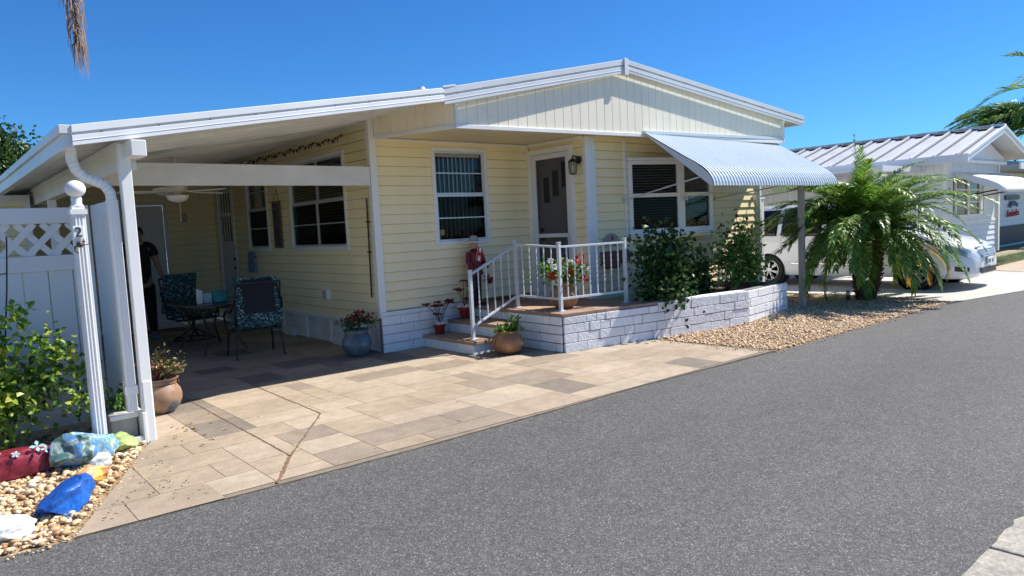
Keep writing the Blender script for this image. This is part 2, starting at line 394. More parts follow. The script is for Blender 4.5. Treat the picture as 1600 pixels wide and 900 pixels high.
# ================================================================= setting
def sheet(name, pts, z, m, thick=0):
    mb = MB(); n = len(pts)
    if thick: mb.prism([(x, y, z-thick) for x, y in pts], (0, 0, thick))
    else: mb.poly([(x, y, z) for x, y in pts])
    return struct(mb.build(name, m, recalc=bool(thick)))
def custom_asphalt():
    m = bpy.data.materials.new('asphalt'); m.use_nodes = True; n = m.node_tree; b = n.nodes['Principled BSDF']
    b.inputs['Roughness'].default_value = .82; b.inputs['Specular IOR Level'].default_value = .35
    tc = n.nodes.new('ShaderNodeTexCoord')
    v = n.nodes.new('ShaderNodeTexVoronoi'); v.inputs['Scale'].default_value = 165; n.links.new(tc.outputs['Object'], v.inputs['Vector'])
    s = n.nodes.new('ShaderNodeSeparateColor'); n.links.new(v.outputs['Color'], s.inputs[0])
    r = n.nodes.new('ShaderNodeValToRGB'); e = r.color_ramp.elements
    e[0].position = 0; e[0].color = (.056, .055, .053, 1); e[1].position = 1; e[1].color = (.30, .285, .27, 1)
    for p, c in ((.45, .092), (.80, .125), (.95, .17)):
        k = e.new(p); k.color = (c*.95, c*.93, c*.90, 1)
    n.links.new(s.outputs[0], r.inputs[0])
    nz = n.nodes.new('ShaderNodeTexNoise'); nz.inputs['Scale'].default_value = .45; nz.inputs['Detail'].default_value = 7
    mp = n.nodes.new('ShaderNodeMapping'); mp.inputs['Scale'].default_value = (.35, 1.3, 1); mp.inputs['Rotation'].default_value = (0, 0, .02)
    n.links.new(tc.outputs['Object'], mp.inputs[0]); n.links.new(mp.outputs[0], nz.inputs['Vector'])
    q = n.nodes.new('ShaderNodeMapRange'); q.inputs[1].default_value = .3; q.inputs[2].default_value = .7; q.inputs[3].default_value = .86; q.inputs[4].default_value = 1.14
    n.links.new(nz.outputs[0], q.inputs[0])
    n2 = n.nodes.new('ShaderNodeTexNoise'); n2.inputs['Scale'].default_value = 30; n2.inputs['Detail'].default_value = 4; n.links.new(tc.outputs['Object'], n2.inputs['Vector'])
    q2 = n.nodes.new('ShaderNodeMapRange'); q2.inputs[1].default_value = .3; q2.inputs[2].default_value = .7; q2.inputs[3].default_value = .82; q2.inputs[4].default_value = 1.18
    n.links.new(n2.outputs[0], q2.inputs[0])
    mu = n.nodes.new('ShaderNodeMath'); mu.operation = 'MULTIPLY'; n.links.new(q.outputs[0], mu.inputs[0]); n.links.new(q2.outputs[0], mu.inputs[1])
    n4 = n.nodes.new('ShaderNodeTexNoise'); n4.inputs['Scale'].default_value = 3.5; n4.inputs['Detail'].default_value = 8; n4.inputs['Roughness'].default_value = .75; n.links.new(tc.outputs['Object'], n4.inputs['Vector'])
    q4 = n.nodes.new('ShaderNodeMapRange'); q4.inputs[1].default_value = .3; q4.inputs[2].default_value = .7; q4.inputs[3].default_value = .90; q4.inputs[4].default_value = 1.10; n.links.new(n4.outputs[0], q4.inputs[0])
    mu4 = n.nodes.new('ShaderNodeMath'); mu4.operation = 'MULTIPLY'; n.links.new(mu.outputs[0], mu4.inputs[0]); n.links.new(q4.outputs[0], mu4.inputs[1])
    mx = n.nodes.new('ShaderNodeVectorMath'); mx.operation = 'SCALE'; n.links.new(r.outputs[0], mx.inputs[0]); n.links.new(mu4.outputs[0], mx.inputs['Scale'])
    n.links.new(mx.outputs[0], b.inputs['Base Color'])
    bp = n.nodes.new('ShaderNodeBump'); bp.inputs['Strength'].default_value = .45; bp.inputs['Distance'].default_value = .004
    n.links.new(v.outputs['Distance'], bp.inputs['Height']); n.links.new(bp.outputs[0], b.inputs['Normal'])
    return m
M['asphalt'] = custom_asphalt()
M['ground'] = ramp_mat('sandy_grass', [(0, (.10, .12, .04)), (.5, (.22, .20, .11)), (1, (.34, .29, .19))], .95, 'noise', 1.2, .5, 20, fine=.2, fscale=40)
sheet('ground', [(-1500, -1500), (1500, -1500), (1500, 1500), (-1500, 1500)], -.03, M['ground'])
random.seed(3)
far = [(-40, 4.7), (.21, 4.53)]
x = .21; K = [(.21, 4.53), (.56, 4.49), (1.48, 4.45), (2.58, 4.38), (5.25, 4.35), (7.5, 4.23), (9.6, 4.17), (12, 4.15), (13.15, 4.07), (15, 3.66), (18, 3.45)]
def kz(x):
    for i in range(len(K)-1):
        if x <= K[i+1][0]: a, b = K[i], K[i+1]; return a[1]+(b[1]-a[1])*(x-a[0])/(b[0]-a[0])
    return K[-1][1]
while x < 18:
    x += random.uniform(.04, .10); far.append((x, kz(x)+random.gauss(0, .006)))
far += [(40, 3.2), (150, 2)]
near = []
x = 150
near.append((150, -2)); near.append((40, .3)); x = 12
while x > -1:
    near.append((x, 1.02+random.gauss(0, .008))); x -= random.uniform(.05, .12)
near.append((-40, 1.3))
road = MB(); pts = far + near
road.poly([(a, b, -.008) for a, b in pts]); struct(road.build('asphalt_road', M['asphalt'], recalc=False))
# concrete edge strip on the near side, in slabs with joints
ed = MB()
xs = [-6, -3, 0, 3.05, 3.72, 5.4, 8.2, 11, 14]
for i in range(len(xs)-1): ed.prism([(xs[i]+.012, .15, -.06), (xs[i+1]-.004, .15, -.06), (xs[i+1]-.004, 1.06, -.06), (xs[i]+.012, 1.06, -.06)], (0, 0, .05))
struct(ed.build('concrete_edging', M['gutterconc'], bevel=.01))
# driveway with stamped coloured tiles
DR = [(.55, 4.50), (2.6, 4.39), (5.25, 4.36), (7.57, 4.27), (7.42, 5.9), (7.4, 9), (5.2, 14.7), (1.36, 14.7), (1.35, 6.24)]
DR1 = [(1.35, 4.45), (2.6, 4.39), (5.25, 4.36), (7.57, 4.27), (7.42, 5.9), (7.4, 9), (5.2, 14.7), (1.35, 14.7)]
DR2 = [(.55, 4.50), (1.35, 4.455), (1.35, 6.24)]
def clip(poly, cl):
    out = poly
    for i in range(len(cl)):
        a, b = cl[i], cl[(i+1) % len(cl)]; inp = out; out = []
        def side(p): return (b[0]-a[0])*(p[1]-a[1])-(b[1]-a[1])*(p[0]-a[0])
        for j in range(len(inp)):
            p, q = inp[j], inp[(j+1) % len(inp)]; sp, sq = side(p), side(q)
            if sp >= 0: out.append(p)
            if sp*sq < 0:
                t = sp/(sp-sq); out.append((p[0]+(q[0]-p[0])*t, p[1]+(q[1]-p[1])*t))
        if not out: return []
    return out
M['tiles'] = ramp_mat('stamped_tile', [(0, (.37, .295, .21)), (.22, (.41, .335, .245)), (.44, (.355, .28, .20)), (.62, (.40, .32, .235)), (.83, (.28, .225, .17)), (.94, (.21, .175, .14))], .72, 'island', bump=.25, bscale=45, fine=.10, fscale=9, hard=True)
# a second, finer grain over the stain
n = M['tiles'].node_tree
def mottle(m, s=1.1, lo=.80, hi=1.12):
    n = m.node_tree; b = n.nodes['Principled BSDF']; l = b.inputs['Base Color'].links[0]; src = l.from_socket
    tc = n.nodes.new('ShaderNodeTexCoord'); nz = n.nodes.new('ShaderNodeTexNoise'); nz.inputs['Scale'].default_value = s; nz.inputs['Detail'].default_value = 8; nz.inputs['Roughness'].default_value = .7
    n.links.new(tc.outputs['Object'], nz.inputs['Vector'])
    q = n.nodes.new('ShaderNodeMapRange'); q.inputs[1].default_value = .3; q.inputs[2].default_value = .7; q.inputs[3].default_value = lo; q.inputs[4].default_value = hi
    n.links.new(nz.outputs[0], q.inputs[0])
    mx = n.nodes.new('ShaderNodeVectorMath'); mx.operation = 'SCALE'; n.links.new(src, mx.inputs[0]); n.links.new(q.outputs[0], mx.inputs['Scale']); n.links.new(mx.outputs[0], b.inputs['Base Color'])
mottle(M['tiles'], 1.3, .78, 1.14); mottle(M['tiles'], 70, .88, 1.12)
random.seed(11)
U = .18; gx, gy = 36, 60; occ = [[0]*gy for _ in range(gx)]; tl = MB()
for j in range(gy):
    for i in range(gx):
        if occ[i][j]: continue
        opts = [(3, 2), (2, 2), (2, 3), (4, 2), (3, 3), (4, 3), (2, 1), (1, 2), (1, 1)]
        ch = opts[:6]; random.shuffle(ch); ch += opts[6:]
        for (a, b) in ch:
            if i+a <= gx and j+b <= gy and all(not occ[i+p][j+q] for p in range(a) for q in range(b)): break
        else: a = b = 1
        for p in range(a):
            for q in range(b):
                if i+p < gx and j+q < gy: occ[i+p][j+q] = 1
        x0, y0 = .45+i*U*1.15, 4.31+j*U; x1, y1 = x0+a*U*1.15, y0+b*U; g = .0022
        for DQ in (DR1, DR2):
         pl = clip([(x0+g, y0+g), (x1-g, y0+g), (x1-g, y1-g), (x0+g, y1-g)], DQ)
         if len(pl) > 2: tl.poly([(p[0], p[1], .004) for p in pl])
M['joint'] = mat('tile_joint', (.23, .185, .135), .9, .3, 8)
sheet('driveway_base', [(p[0], p[1]) for p in DR], .0, M['joint'], .05)
struct(tl.build('driveway', M['tiles'], recalc=False))
cr = MB()
def crack(a, b, w_=.012, z=.0075):
    a = V((*a, z)); b = V((*b, z)); n = int((b-a).length/.04); d = (b-a).normalized(); s = V((-d.y, d.x, 0)); L = []
    for i in range(n+1):
        c = a+(b-a)*i/n + s*random.gauss(0, .003); ww = w_*random.uniform(.5, 1.3); L.append((c-s*ww/2, c+s*ww/2))
    for i in range(n): cr.add([L[i][0], L[i+1][0], L[i+1][1], L[i][1]], [[0, 1, 2, 3]])
crack((2.03, 9.3), (1.98, 4.94)); crack((2.73, 8.4), (2.68, 5.92)); crack((2.68, 5.92), (1.98, 4.94), .018); crack((1.98, 4.94), (1.68, 4.45), .026)
struct(cr.build('driveway_cracks', mat('crack_dirt', (.20, .12, .07), .95, .4, 40), recalc=False))
# neighbour's concrete driveway
sheet('concrete_driveway', [(13.0, 4.11), (15, 3.70), (18.6, 3.45), (19.6, 5.9), (19.5, 20), (13.4, 20), (13.35, 6.9), (13.35, 5.4)], -.002, M['concrete'], .05)
M['lot'] = mat('sandy_drive', (.42, .34, .25), .9, .15, 2, fine=.1)
sheet('sandy_parking', [(18.64, 3.45), (28, 3.2), (28, 5.6), (19.64, 5.6)], -.004, M['lot'], .04)
sheet('road_across', [(28, 3.3), (60, 3.0), (60, 5.5), (28, 5.5)], -.006, M['lot'], .02)
# gravel beds
M['gravel'] = ramp_mat('river_gravel', [(0, (.28, .14, .06)), (.2, (.52, .33, .16)), (.5, (.62, .44, .25)), (.78, (.66, .52, .34)), (.93, (.74, .66, .54)), (1, (.34, .26, .20))], .7, 'island', bump=.2, bscale=60, fine=.15, fscale=40)
M['gravelbase'] = ramp_mat('gravel_dirt', [(0, (.16, .10, .05)), (.5, (.33, .23, .13)), (1, (.48, .36, .22))], .95, 'noise', 25, .6)
LB = [(-1.6, 4.62), (.2, 4.54), (.52, 4.51), (1.33, 6.25), (1.33, 7.3), (-1.6, 7.3)]
RB = [(7.6, 4.24), (9.6, 4.18), (12, 4.16), (13.0, 4.12), (13.33, 5.4), (13.33, 6.88), (10.6, 7.0), (10.66, 5.74), (9.25, 5.63), (7.44, 5.95)]
sheet('gravel_soil', LB, -.012, M['gravelbase'], .02); sheet('gravel_soil', RB, -.012, M['gravelbase'], .02)
t_ = (1+5**.5)/2
ICO = [V(p).normalized() for p in [(-1,t_,0),(1,t_,0),(-1,-t_,0),(1,-t_,0),(0,-1,t_),(0,1,t_),(0,-1,-t_),(0,1,-t_),(t_,0,-1),(t_,0,1),(-t_,0,-1),(-t_,0,1)]]
ICF = [[0,11,5],[0,5,1],[0,1,7],[0,7,10],[0,10,11],[1,5,9],[5,11,4],[11,10,2],[10,7,6],[7,1,8],[3,9,4],[3,4,2],[3,2,6],[3,6,8],[3,8,9],[4,9,5],[2,4,11],[6,2,10],[8,6,7],[9,8,1]]
def inside(p, poly):
    c = False; j = len(poly)-1
    for i in range(len(poly)):
        if (poly[i][1] > p[1]) != (poly[j][1] > p[1]) and p[0] < (poly[j][0]-poly[i][0])*(p[1]-poly[i][1])/(poly[j][1]-poly[i][1])+poly[i][0]: c = not c
        j = i
    return c
def pebbles(name, poly, n, smin, smax, zf=lambda x, y: 0):
    mb = MB(); xs = [p[0] for p in poly]; ys = [p[1] for p in poly]; k = 0
    while k < n:
        x, y = random.uniform(min(xs), max(xs)), random.uniform(min(ys), max(ys))
        if not inside((x, y), poly): continue
        k += 1; s = smin+(smax-smin)*random.random()**2.2
        sx, sy, sz = s*random.uniform(.7, 1.3), s*random.uniform(.6, 1), s*random.uniform(.4, .75)
        R_ = Matrix.Rotation(random.uniform(0, 6.3), 3, 'Z') @ Matrix.Rotation(random.gauss(0, .3), 3, 'X')
        c = V((x, y, zf(x, y)+sz*random.uniform(-.1, .7)))
        mb.add([c+R_ @ V((q.x*sx, q.y*sy, q.z*sz))*random.uniform(.85, 1.12) for q in ICO], ICF)
    o = mb.build(name, M['gravel'], smooth=True, recalc=False, auto=False); o['kind'] = 'stuff'; return o
LBv = [(-.6, 4.60), (.2, 4.55), (.50, 4.53), (1.30, 6.2), (1.30, 7.2), (-.6, 7.2)]
pebbles('gravel', LBv, 5200, .012, .034)
pebbles('gravel', [(-.6, 4.48), (.5, 4.43), (.62, 4.56), (1.42, 6.2), (1.3, 6.3), (.5, 4.6), (-.6, 4.66)], 150, .006, .014)
pebbles('gravel', [(7.5, 4.12), (9.6, 4.08), (13, 4.02), (13, 4.2), (9.6, 4.24), (7.5, 4.3)], 260, .006, .013)
pebbles('gravel', [(7.3, 4.3), (7.6, 4.3), (7.44, 5.9), (7.2, 5.9)], 110, .006, .014, lambda x, y: .006)
pebbles('gravel', [(.8, 1.2), (9, 1.2), (12, 3.9), (.8, 4.2)], 130, .002, .005)
pebbles('gravel', RB, 21000, .010, .024, lambda x, y: .10*math.exp(-((x-10.3)**2/1.2+(y-6.1)**2/.3)))

# ================================================================= the house
house = thing('mobile_home', 'pale yellow single storey mobile home with lap siding, white trim and an attached carport', 'house', (4.7, 8.26, 0))
RT = [(.98, 2.50), (4.80, 3.21), (7.87, 3.85), (12.55, 3.32)]
RY = [6.10, 6.72, 6.62, 6.42]
def rt(x):
    for i in range(3):
        if x <= RT[i+1][0] or i == 2:
            a, b = RT[i], RT[i+1]; return a[1]+(b[1]-a[1])*(x-a[0])/(b[0]-a[0])
Hs = .128
TA = frame((4.7, 8.26, 0), (1, 0, 0), (0, -1, 0))
TD = frame((7.45, 8.26, 0), (0, -1, 0), (-1, 0, 0))
TB = frame((7.45, 7.06, 0), (1, 0, 0), (0, -1, 0))
TS = frame((4.7, 8.26, 0), (0, 1, 0), (-1, 0, 0))
TK = frame((1.2, 14.6, 0), (1, 0, 0), (0, -1, 0))
TR = frame((12.05, 7.06, 0), (0, 1, 0), (1, 0, 0))
wA = (.975, 1.855, 1.43, 2.70)
mb = MB(); lap(mb, TA, 0, 2.75, .55, 2.85, Hs, [(wA[0]-.03, wA[1]+.03, wA[2]-.03, wA[3]+.03)])
lap(mb, TD, 0, 1.2, .50, 2.85, Hs, [(.05, .97, .4, 2.74)])
lap(mb, TB, 0, 4.6, .20, 2.86, Hs, [(.93, 3.0, 1.40, 2.55)])
lap(mb, TR, 0, 9, .35, 3.3, Hs, ztop=lambda a: 3.27)
w2 = (.80, 2.61, 1.44, 2.72); w1 = (3.62, 4.50, 1.44, 2.72)
lap(mb, TS, 0, 6.34, .40, 3.05, Hs, [(w[0]-.03, w[1]+.03, w[2]-.03, w[3]+.03) for w in (w1, w2)] + [(5.24, 6.16, .1, 2.68)])
lap(mb, TK, 0, 3.5, .14, 3.2, Hs, [(1.78, 2.58, 0, 2.36)], ztop=lambda a: rt(1.2+a)-.09)
mb.build('wall', M['siding'], house, recalc=False); LAP_SHADE.build('siding_shadow_line', M['lapshade'], house, recalc=False); LAP_SHADE = MB()
# masonry skirt under front wall
def blocks(mb, T, a0, a1, z0, courses, h, d0=.0, d1=.045, lmin=.22, lmax=.42, g=.009, ztop=None):
    for c in range(courses):
        x = a0 - random.uniform(0, lmin)
        while x < a1-.01:
            L = random.choice([lmin, lmax, lmax, lmax*.9, lmin*.9, lmax*1.05]); p, q = max(x, a0), min(x+L, a1)
            if a1-q < .07: q = a1
            if q-p > .03:
                j = random.uniform(-.004, .004)
                mb.box((p+g/2, d0, z0+c*h+g/2), (q-g/2, d1+j, z0+(c+1)*h-g/2), T)
            x = q if q == a1 else x+L
random.seed(5)
mb = MB(); mb.box((4.66, 8.215, -.02), (6.2, 8.27, .548)); mb.build('mortar_bed', M['mortar'], house)
mb = MB(); blocks(mb, frame((4.66, 8.215, 0), (1, 0, 0), (0, -1, 0)), 0, 1.45, .0, 4, .122, 0, .028, .3, .62, g=.006); mb.box((4.655, 8.18, .49), (6.1, 8.22, .545))
mb.build('block_skirt', M['block'], house, bevel=.006)
# vertical boards
def boards(mb, gm, p0, p1, zb0, zb1, topf, w_=.155, out=.012):
    p0 = V((*p0, 0)); p1 = V((*p1, 0)); L = (p1-p0).length; d = (p1-p0).normalized(); n = V((d.y, -d.x, 0)); k = max(1, round(L/w_)); 
    for i in range(k):
        a, b = i*L/k, (i+1)*L/k
        def P(s, z, o): q = p0+d*s+n*o; return V((q.x, q.y, z))
        zb = lambda s: zb0+(zb1-zb0)*s/L
        g = .006
        q0, q1 = p0+d*(a+g), p0+d*(b-g)
        mb.add([P(a+g, zb(a), out), P(b-g, zb(b), out), P(b-g, topf(q1.x), out), P(a+g, topf(q0.x), out), P(a, zb(a), 0), P(b, zb(b), 0), P(b, topf(q1.x), 0), P(a, topf(q0.x), 0)],
               [[0,1,2,3],[4,0,3,7],[1,5,6,2],[4,5,1,0]])
    st = [P(0, zb0, -.004)] + [P(L, zb1, -.004)]
    m = 40; top = []
    for i in range(m+1):
        s = L*(1-i/m); q = p0+d*s; top.append(P(s, topf(q.x), -.004))
    gm.poly(st+top); return n
b1 = MB(); g1 = MB(); tf = lambda x: rt(x)-.05
boards(b1, g1, (5.02, 6.80), (12.0, 6.52), 2.81, 2.86, tf)
boards(b1, g1, (4.73, 8.20), (5.015, 6.81), 2.85, 2.81, tf, .15)
b1.build('gable', M['board'], house, recalc=False); g1.build('gable_backing', M['groove'], house, recalc=False)
t = MB(); t.bar((5.0, 6.785, 2.80), (12.0, 6.505, 2.85), .03, .05); t.bar((4.72, 8.22, 2.84), (5.0, 6.80, 2.80), .03, .05)
t.bar((5.02, 6.79, 2.79), (5.02, 6.79, rt(5)-.05), .035, .035)
t.bar((12.0, 6.50, 2.85), (12.0, 6.50, rt(12)-.1), .03, .03)
t.box((4.74, 8.232, 2.81), (7.43, 8.262, 2.838)); t.box((7.418, 7.08, 2.80), (7.448, 8.23, 2.838))
t.box((4.645, 8.205, .47), (4.745, 8.285, 3.09)); t.box((7.44, 7.022, .49), (7.64, 7.10, 2.825)); t.box((8.28, 7.03, 1.3), (8.315, 7.07, 2.83))
t.box((11.97, 7.02, .2), (12.07, 7.1, 2.85)); t.box((12.03, 7.0, .2), (12.09, 7.02, 2.85))
t.box((7.40, 8.22, .5), (7.43, 8.25, 2.81)); t.box((4.672, 8.29, .36), (4.70, 13.46, .41))
t.box((1.2, 14.56, .06), (4.69, 14.60, .13))
t.build('trim', M['trim'], house, bevel=.004)
# soffit
M['soffit_s'] = M['soffit']
n = M['soffit'].node_tree; b = n.nodes['Principled BSDF']; wv = n.nodes.new('ShaderNodeTexWave'); wv.inputs['Scale'].default_value = 3.2; wv.bands_direction = 'Y'
tc = n.nodes.new('ShaderNodeTexCoord'); n.links.new(tc.outputs['Object'], wv.inputs['Vector']); bp = n.nodes.new('ShaderNodeBump'); bp.inputs['Strength'].default_value = .35; bp.inputs['Distance'].default_value = .02
n.links.new(wv.outputs[0], bp.inputs['Height']); n.links.new(bp.outputs[0], b.inputs['Normal'])
s = MB(); s.prism([(4.73, 8.26, 2.845), (4.73, 8.21, 2.845), (5.03, 6.80, 2.82), (11.99, 6.53, 2.865), (12.04, 7.06, 2.86), (7.46, 7.06, 2.845), (7.46, 8.26, 2.845)], (0, 0, .02)); s.build('soffit', M['soffit'], house)
# roof: main planes and fascia
r = MB(); YB = 17.0
for i in range(3):
    (xa, za), (xb, zb) = RT[i], RT[i+1]; ya, yb = RY[i]+.03, RY[i+1]+.03
    if i == 0: xb -= 0
    r.add([(xa, ya, za-.03), (xb, yb, zb-.03), (xb, YB, zb-.03), (xa, YB, za-.03), (xa, ya, za-.10), (xb, yb, zb-.10), (xb, YB, zb-.10), (xa, YB, za-.10)],
          [[0,1,2,3],[7,6,5,4],[0,4,5,1],[2,6,7,3],[1,5,6,2],[3,7,4,0]])
ro = r.build('roof', M['roofwhite'], house)
p = MB()     # pan ribs below the carport roof
y = 6.78
while y < 14.5:
    p.add([(1.05, y, rt(1.05)-.1), (4.68, y, rt(4.68)-.1), (4.68, y+.04, rt(4.68)-.1), (1.05, y+.04, rt(1.05)-.1), (1.05, y, rt(1.05)-.135), (4.68, y, rt(4.68)-.135), (4.68, y+.04, rt(4.68)-.135), (1.05, y+.04, rt(1.05)-.135)], [[7,6,5,4],[0,4,5,1],[2,6,7,3],[1,5,6,2],[3,7,4,0]])
    y += .41
p.add([(1.0, 6.2, rt(1.0)-.105), (4.69, 6.75, rt(4.69)-.105), (4.69, 14.6, rt(4.69)-.105), (1.0, 14.6, rt(1.0)-.105)], [[0, 1, 2, 3]])
p.build('ceiling_panel', M['pan'], ro, recalc=False)
fa = MB()
def fseg(a, b, thick):
    a, b = V(a), V(b); d = (b-a).normalized(); n = V((d.y, -d.x, 0)).normalized(); dz = V((0, 0, 1))
    for (z0, z1, o) in ((-.062, .0, .03), (-.085, -.06, .012), (-.125, -.083, .026), (-.128, -.121, .030), (-.165, -.125, .026)):
        z0 *= thick; z1 *= thick
        vs = [a+dz*z0, b+dz*z0, b+dz*z0+n*o, a+dz*z0+n*o, a+dz*z1, b+dz*z1, b+dz*z1+n*o, a+dz*z1+n*o]
        fa.add(vs, [[0,3,2,1],[4,5,6,7],[0,1,5,4],[1,2,6,5],[2,3,7,6],[3,0,4,7]])
PP = [V((RT[i][0], RY[i], RT[i][1])) for i in range(4)]
fseg(PP[0], PP[1], .92); fseg(PP[1], PP[2], 1.15); fseg(PP[2], PP[3], 1.05)
fa.bar(PP[1]+V((-.02, -.032, .006)), PP[1]+V((.16, -.032, .04)), .012, .02); 
fa.box((7.83, 6.575, 3.63), (7.91, 6.592, 3.862))
fa.build('fascia', M['roofwhite'], ro, bevel=.003)
gt = MB(); gt.box((.93, 6.10, 2.33), (1.0, 17, 2.435)); gt.build('gutter', M['roofwhite'], ro, bevel=.004)
gt = MB(); gt.box((.905, 6.08, 2.436), (.99, 17, 2.50)); gt.build('drip_edge', M['roofwhite'], ro, bevel=.004)
gt = MB(); gt.box((12.5, 6.42, 3.17), (12.58, 17, 3.32)); gt.build('gutter', M['roofwhite'], ro, bevel=.004)
sc = MB()
for i in range(3):
    m = [9, 8, 9][i]
    for k in range(m):
        q = PP[i].lerp(PP[i+1], (k+.5)/m); sc = MB(); sc.lathe([(.0001, -.004), (.007, -.003), (.007, .003), (.0001, .004)], q+V((0, -.014, -.073)), 8, Matrix.Rotation(PI/2, 4, 'X')); sc.build('screw', M['rust'], ro)
# turbine vent behind the slope
v = MB(); c0 = V((6.04, 9.0, rt(6.04)-.16))
v.lathe([(.10, 0), (.10, .20)], c0, 16); vt = v.build('roof_vent', M['alu'], ro)
v = MB()
for k in range(20):
    t = 2*PI*k/20; pts = []
    for j in range(7):
        ph = PI*j/6; rr = .04+.15*math.sin(ph); tt = t+.5*j/6; pts.append(c0+V((rr*math.cos(tt), rr*math.sin(tt), .18+.22*(1-math.cos(ph))/2)))
    for j in range(6):
        a, b = pts[j], pts[j+1]; s_ = V((-(a-c0).y, (a-c0).x, 0)).normalized()*.035
        v.add([a, a+s_, b+s_, b], [[0, 1, 2, 3]])
v.lathe([(.07, .39), (.05, .42), (.001, .425)], c0, 16); v.build('vent_turbine', M['alu'], vt, smooth=True)
bw = MB(); bw.prism([(4.75, 16.7, 0), (12.0, 16.7, 0), (12.0, 16.7, rt(12)-.11), (7.87, 16.7, 3.73), (4.75, 16.7, rt(4.75)-.11)], (0, .08, 0)); bw.prism([(4.70, 14.62, 0), (4.70, 16.7, 0), (4.70, 16.7, 3.08), (4.70, 14.62, 3.08)], (.04, 0, 0)); bw.build('back_wall', M['siding'], house)
bw = MB(); bw.box((4.665, 8.30, 3.03), (4.76, 14.62, 3.105)); bw.build('wall_cap', M['trim'], house)
# carport structure
h = MB(); h.box((1.33, 6.30, 2.20), (1.45, 14.55, 2.40)); h.box((1.315, 6.30, 2.37), (1.465, 14.55, 2.42)); h.build('header_beam', M['pan'], house, bevel=.006)
h = MB(); h.box((1.36, 6.03, 2.28), (1.47, 6.28, 2.405)); h.build('beam_end', M['trim'], house, bevel=.006)
h = MB(); h.box((1.46, 8.22, 2.22), (4.64, 8.30, 2.44)); h.box((1.46, 8.205, 2.435), (4.64, 8.315, 2.46)); h.build('cross_beam', M['pan'], house, bevel=.006)
h = MB(); h.box((1.315, 6.235, .0), (1.397, 6.32, 2.40)); h.box((1.322, 6.229, 0.0), (1.39, 6.24, .50)); h.build('carport_post', M['trim'], house, bevel=.006)
for y in (10.3, 14.3):
    h = MB(); h.box((1.345, y, 0), (1.435, y+.09, 2.22)); h.build('carport_post', M['trim'], house, bevel=.006)
crp = MB(); DPT = [(1.01, 6.34, 2.36), (1.01, 6.34, 2.27), (1.03, 6.34, 2.20), (1.08, 6.34, 2.14), (1.15, 6.33, 2.11), (1.21, 6.32, 2.08), (1.245, 6.31, 2.02), (1.25, 6.31, 1.94)]
h = MB(); h.tube(DPT, .039, 12)
h.box((1.215, 6.28, .26), (1.285, 6.35, 1.96))
for x in (1.225, 1.245, 1.265): h.box((x, 6.275, .28), (x+.010, 6.281, 1.94))
for i_ in range(1, 7):
    for f_ in (.25, .75):
        a_ = V(DPT[i_]).lerp(V(DPT[i_+1]), f_) if i_ < 7 else None; d_ = (V(DPT[i_+1])-V(DPT[i_])).normalized(); crp.tube([a_-d_*.003, a_+d_*.003], .0405, 12)
h.box((1.208, 6.272, .40), (1.30, 6.355, .47))
dsp = h.build('downspout', M['trim'], house, smooth=True); crp.build('elbow_crimps', M['awnside'], dsp)
# windows
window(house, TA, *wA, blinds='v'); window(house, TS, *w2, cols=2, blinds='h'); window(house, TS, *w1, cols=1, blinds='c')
# security sticker
s = MB(); s.box((1.02, .002, 1.52), (1.09, .004, 1.60), TA); s.build('window_sticker', mat('sticker_gold', (.30, .24, .10), .6), house)
# front screen door
fr = MB()
for b_ in (((0.03, 0, .50), (.10, .055, 2.74)), ((.93, 0, .50), (1.0, .055, 2.74)), ((.10, 0, 2.66), (.93, .055, 2.74)), ((.10, 0, .50), (.93, .06, .53))): fr.box(*b_, TD)
dr = fr.build('door', M['trim'], house, bevel=.005)
fr = MB()
for b_ in (((.105, .005, .535), (.195, .042, 2.655)), ((.85, .005, .535), (.925, .042, 2.655)), ((.195, .005, 2.58), (.85, .042, 2.655)), ((.195, .005, 1.40), (.85, .04, 1.46)), ((.195, .005, .535), (.85, .04, .78))): fr.box(*b_, TD)
fr.build('screen_frame', M['doorwhite'], dr, bevel=.006)
def meshmat():
    m = bpy.data.materials.new('door_screen'); m.use_nodes = True; n = m.node_tree; b = n.nodes['Principled BSDF']; b.inputs['Base Color'].default_value = (.03, .03, .035, 1); b.inputs['Roughness'].default_value = .7
    t = n.nodes.new('ShaderNodeBsdfTransparent'); x = n.nodes.new('ShaderNodeMixShader'); x.inputs[0].default_value = .36
    n.links.new(t.outputs[0], x.inputs[1]); n.links.new(b.outputs[0], x.inputs[2]); n.links.new(x.outputs[0], n.nodes['Material Output'].inputs[0]); return m
M['mesh'] = meshmat()
fr = MB(); fr.box((.195, .018, .78), (.85, .020, 1.40), TD); fr.box((.195, .018, 1.46), (.85, .020, 2.58), TD); fr.build('screen', M['mesh'], dr)
fr = MB(); fr.box((.10, -.075, .52), (.93, -.03, 2.66), TD); pn = fr.build('door_panel', M['door'], dr)
fr = MB()
for a, z in ((.30, 1.93), (.50, 2.02), (.70, 2.14)): fr.box((a, -.032, z), (a+.13, -.022, z+.38), TD)
fr.build('door_light', M['dark'], pn)
fr = MB()
for a, z in ((.30, 1.93), (.50, 2.02), (.70, 2.14)):
    fr.box((a-.012, -.03, z-.012), (a, -.018, z+.392), TD); fr.box((a+.13, -.03, z-.012), (a+.142, -.018, z+.392), TD); fr.box((a, -.03, z-.012), (a+.13, -.018, z), TD); fr.box((a, -.03, z+.38), (a+.13, -.018, z+.392), TD)
fr.build('light_frame', M['door'], pn)
fr = MB(); 
for z in (1.38, 1.52): fr.lathe([(.001, 0), (.028, .0), (.03, .03), (.018, .05), (.001, .055)], TD @ V((.155+.09, -.03, z)), 12, TD.to_3x3().to_4x4() @ Matrix.Rotation(-PI/2, 4, 'X'))
fr.build('handle', M['black'], pn, smooth=True)
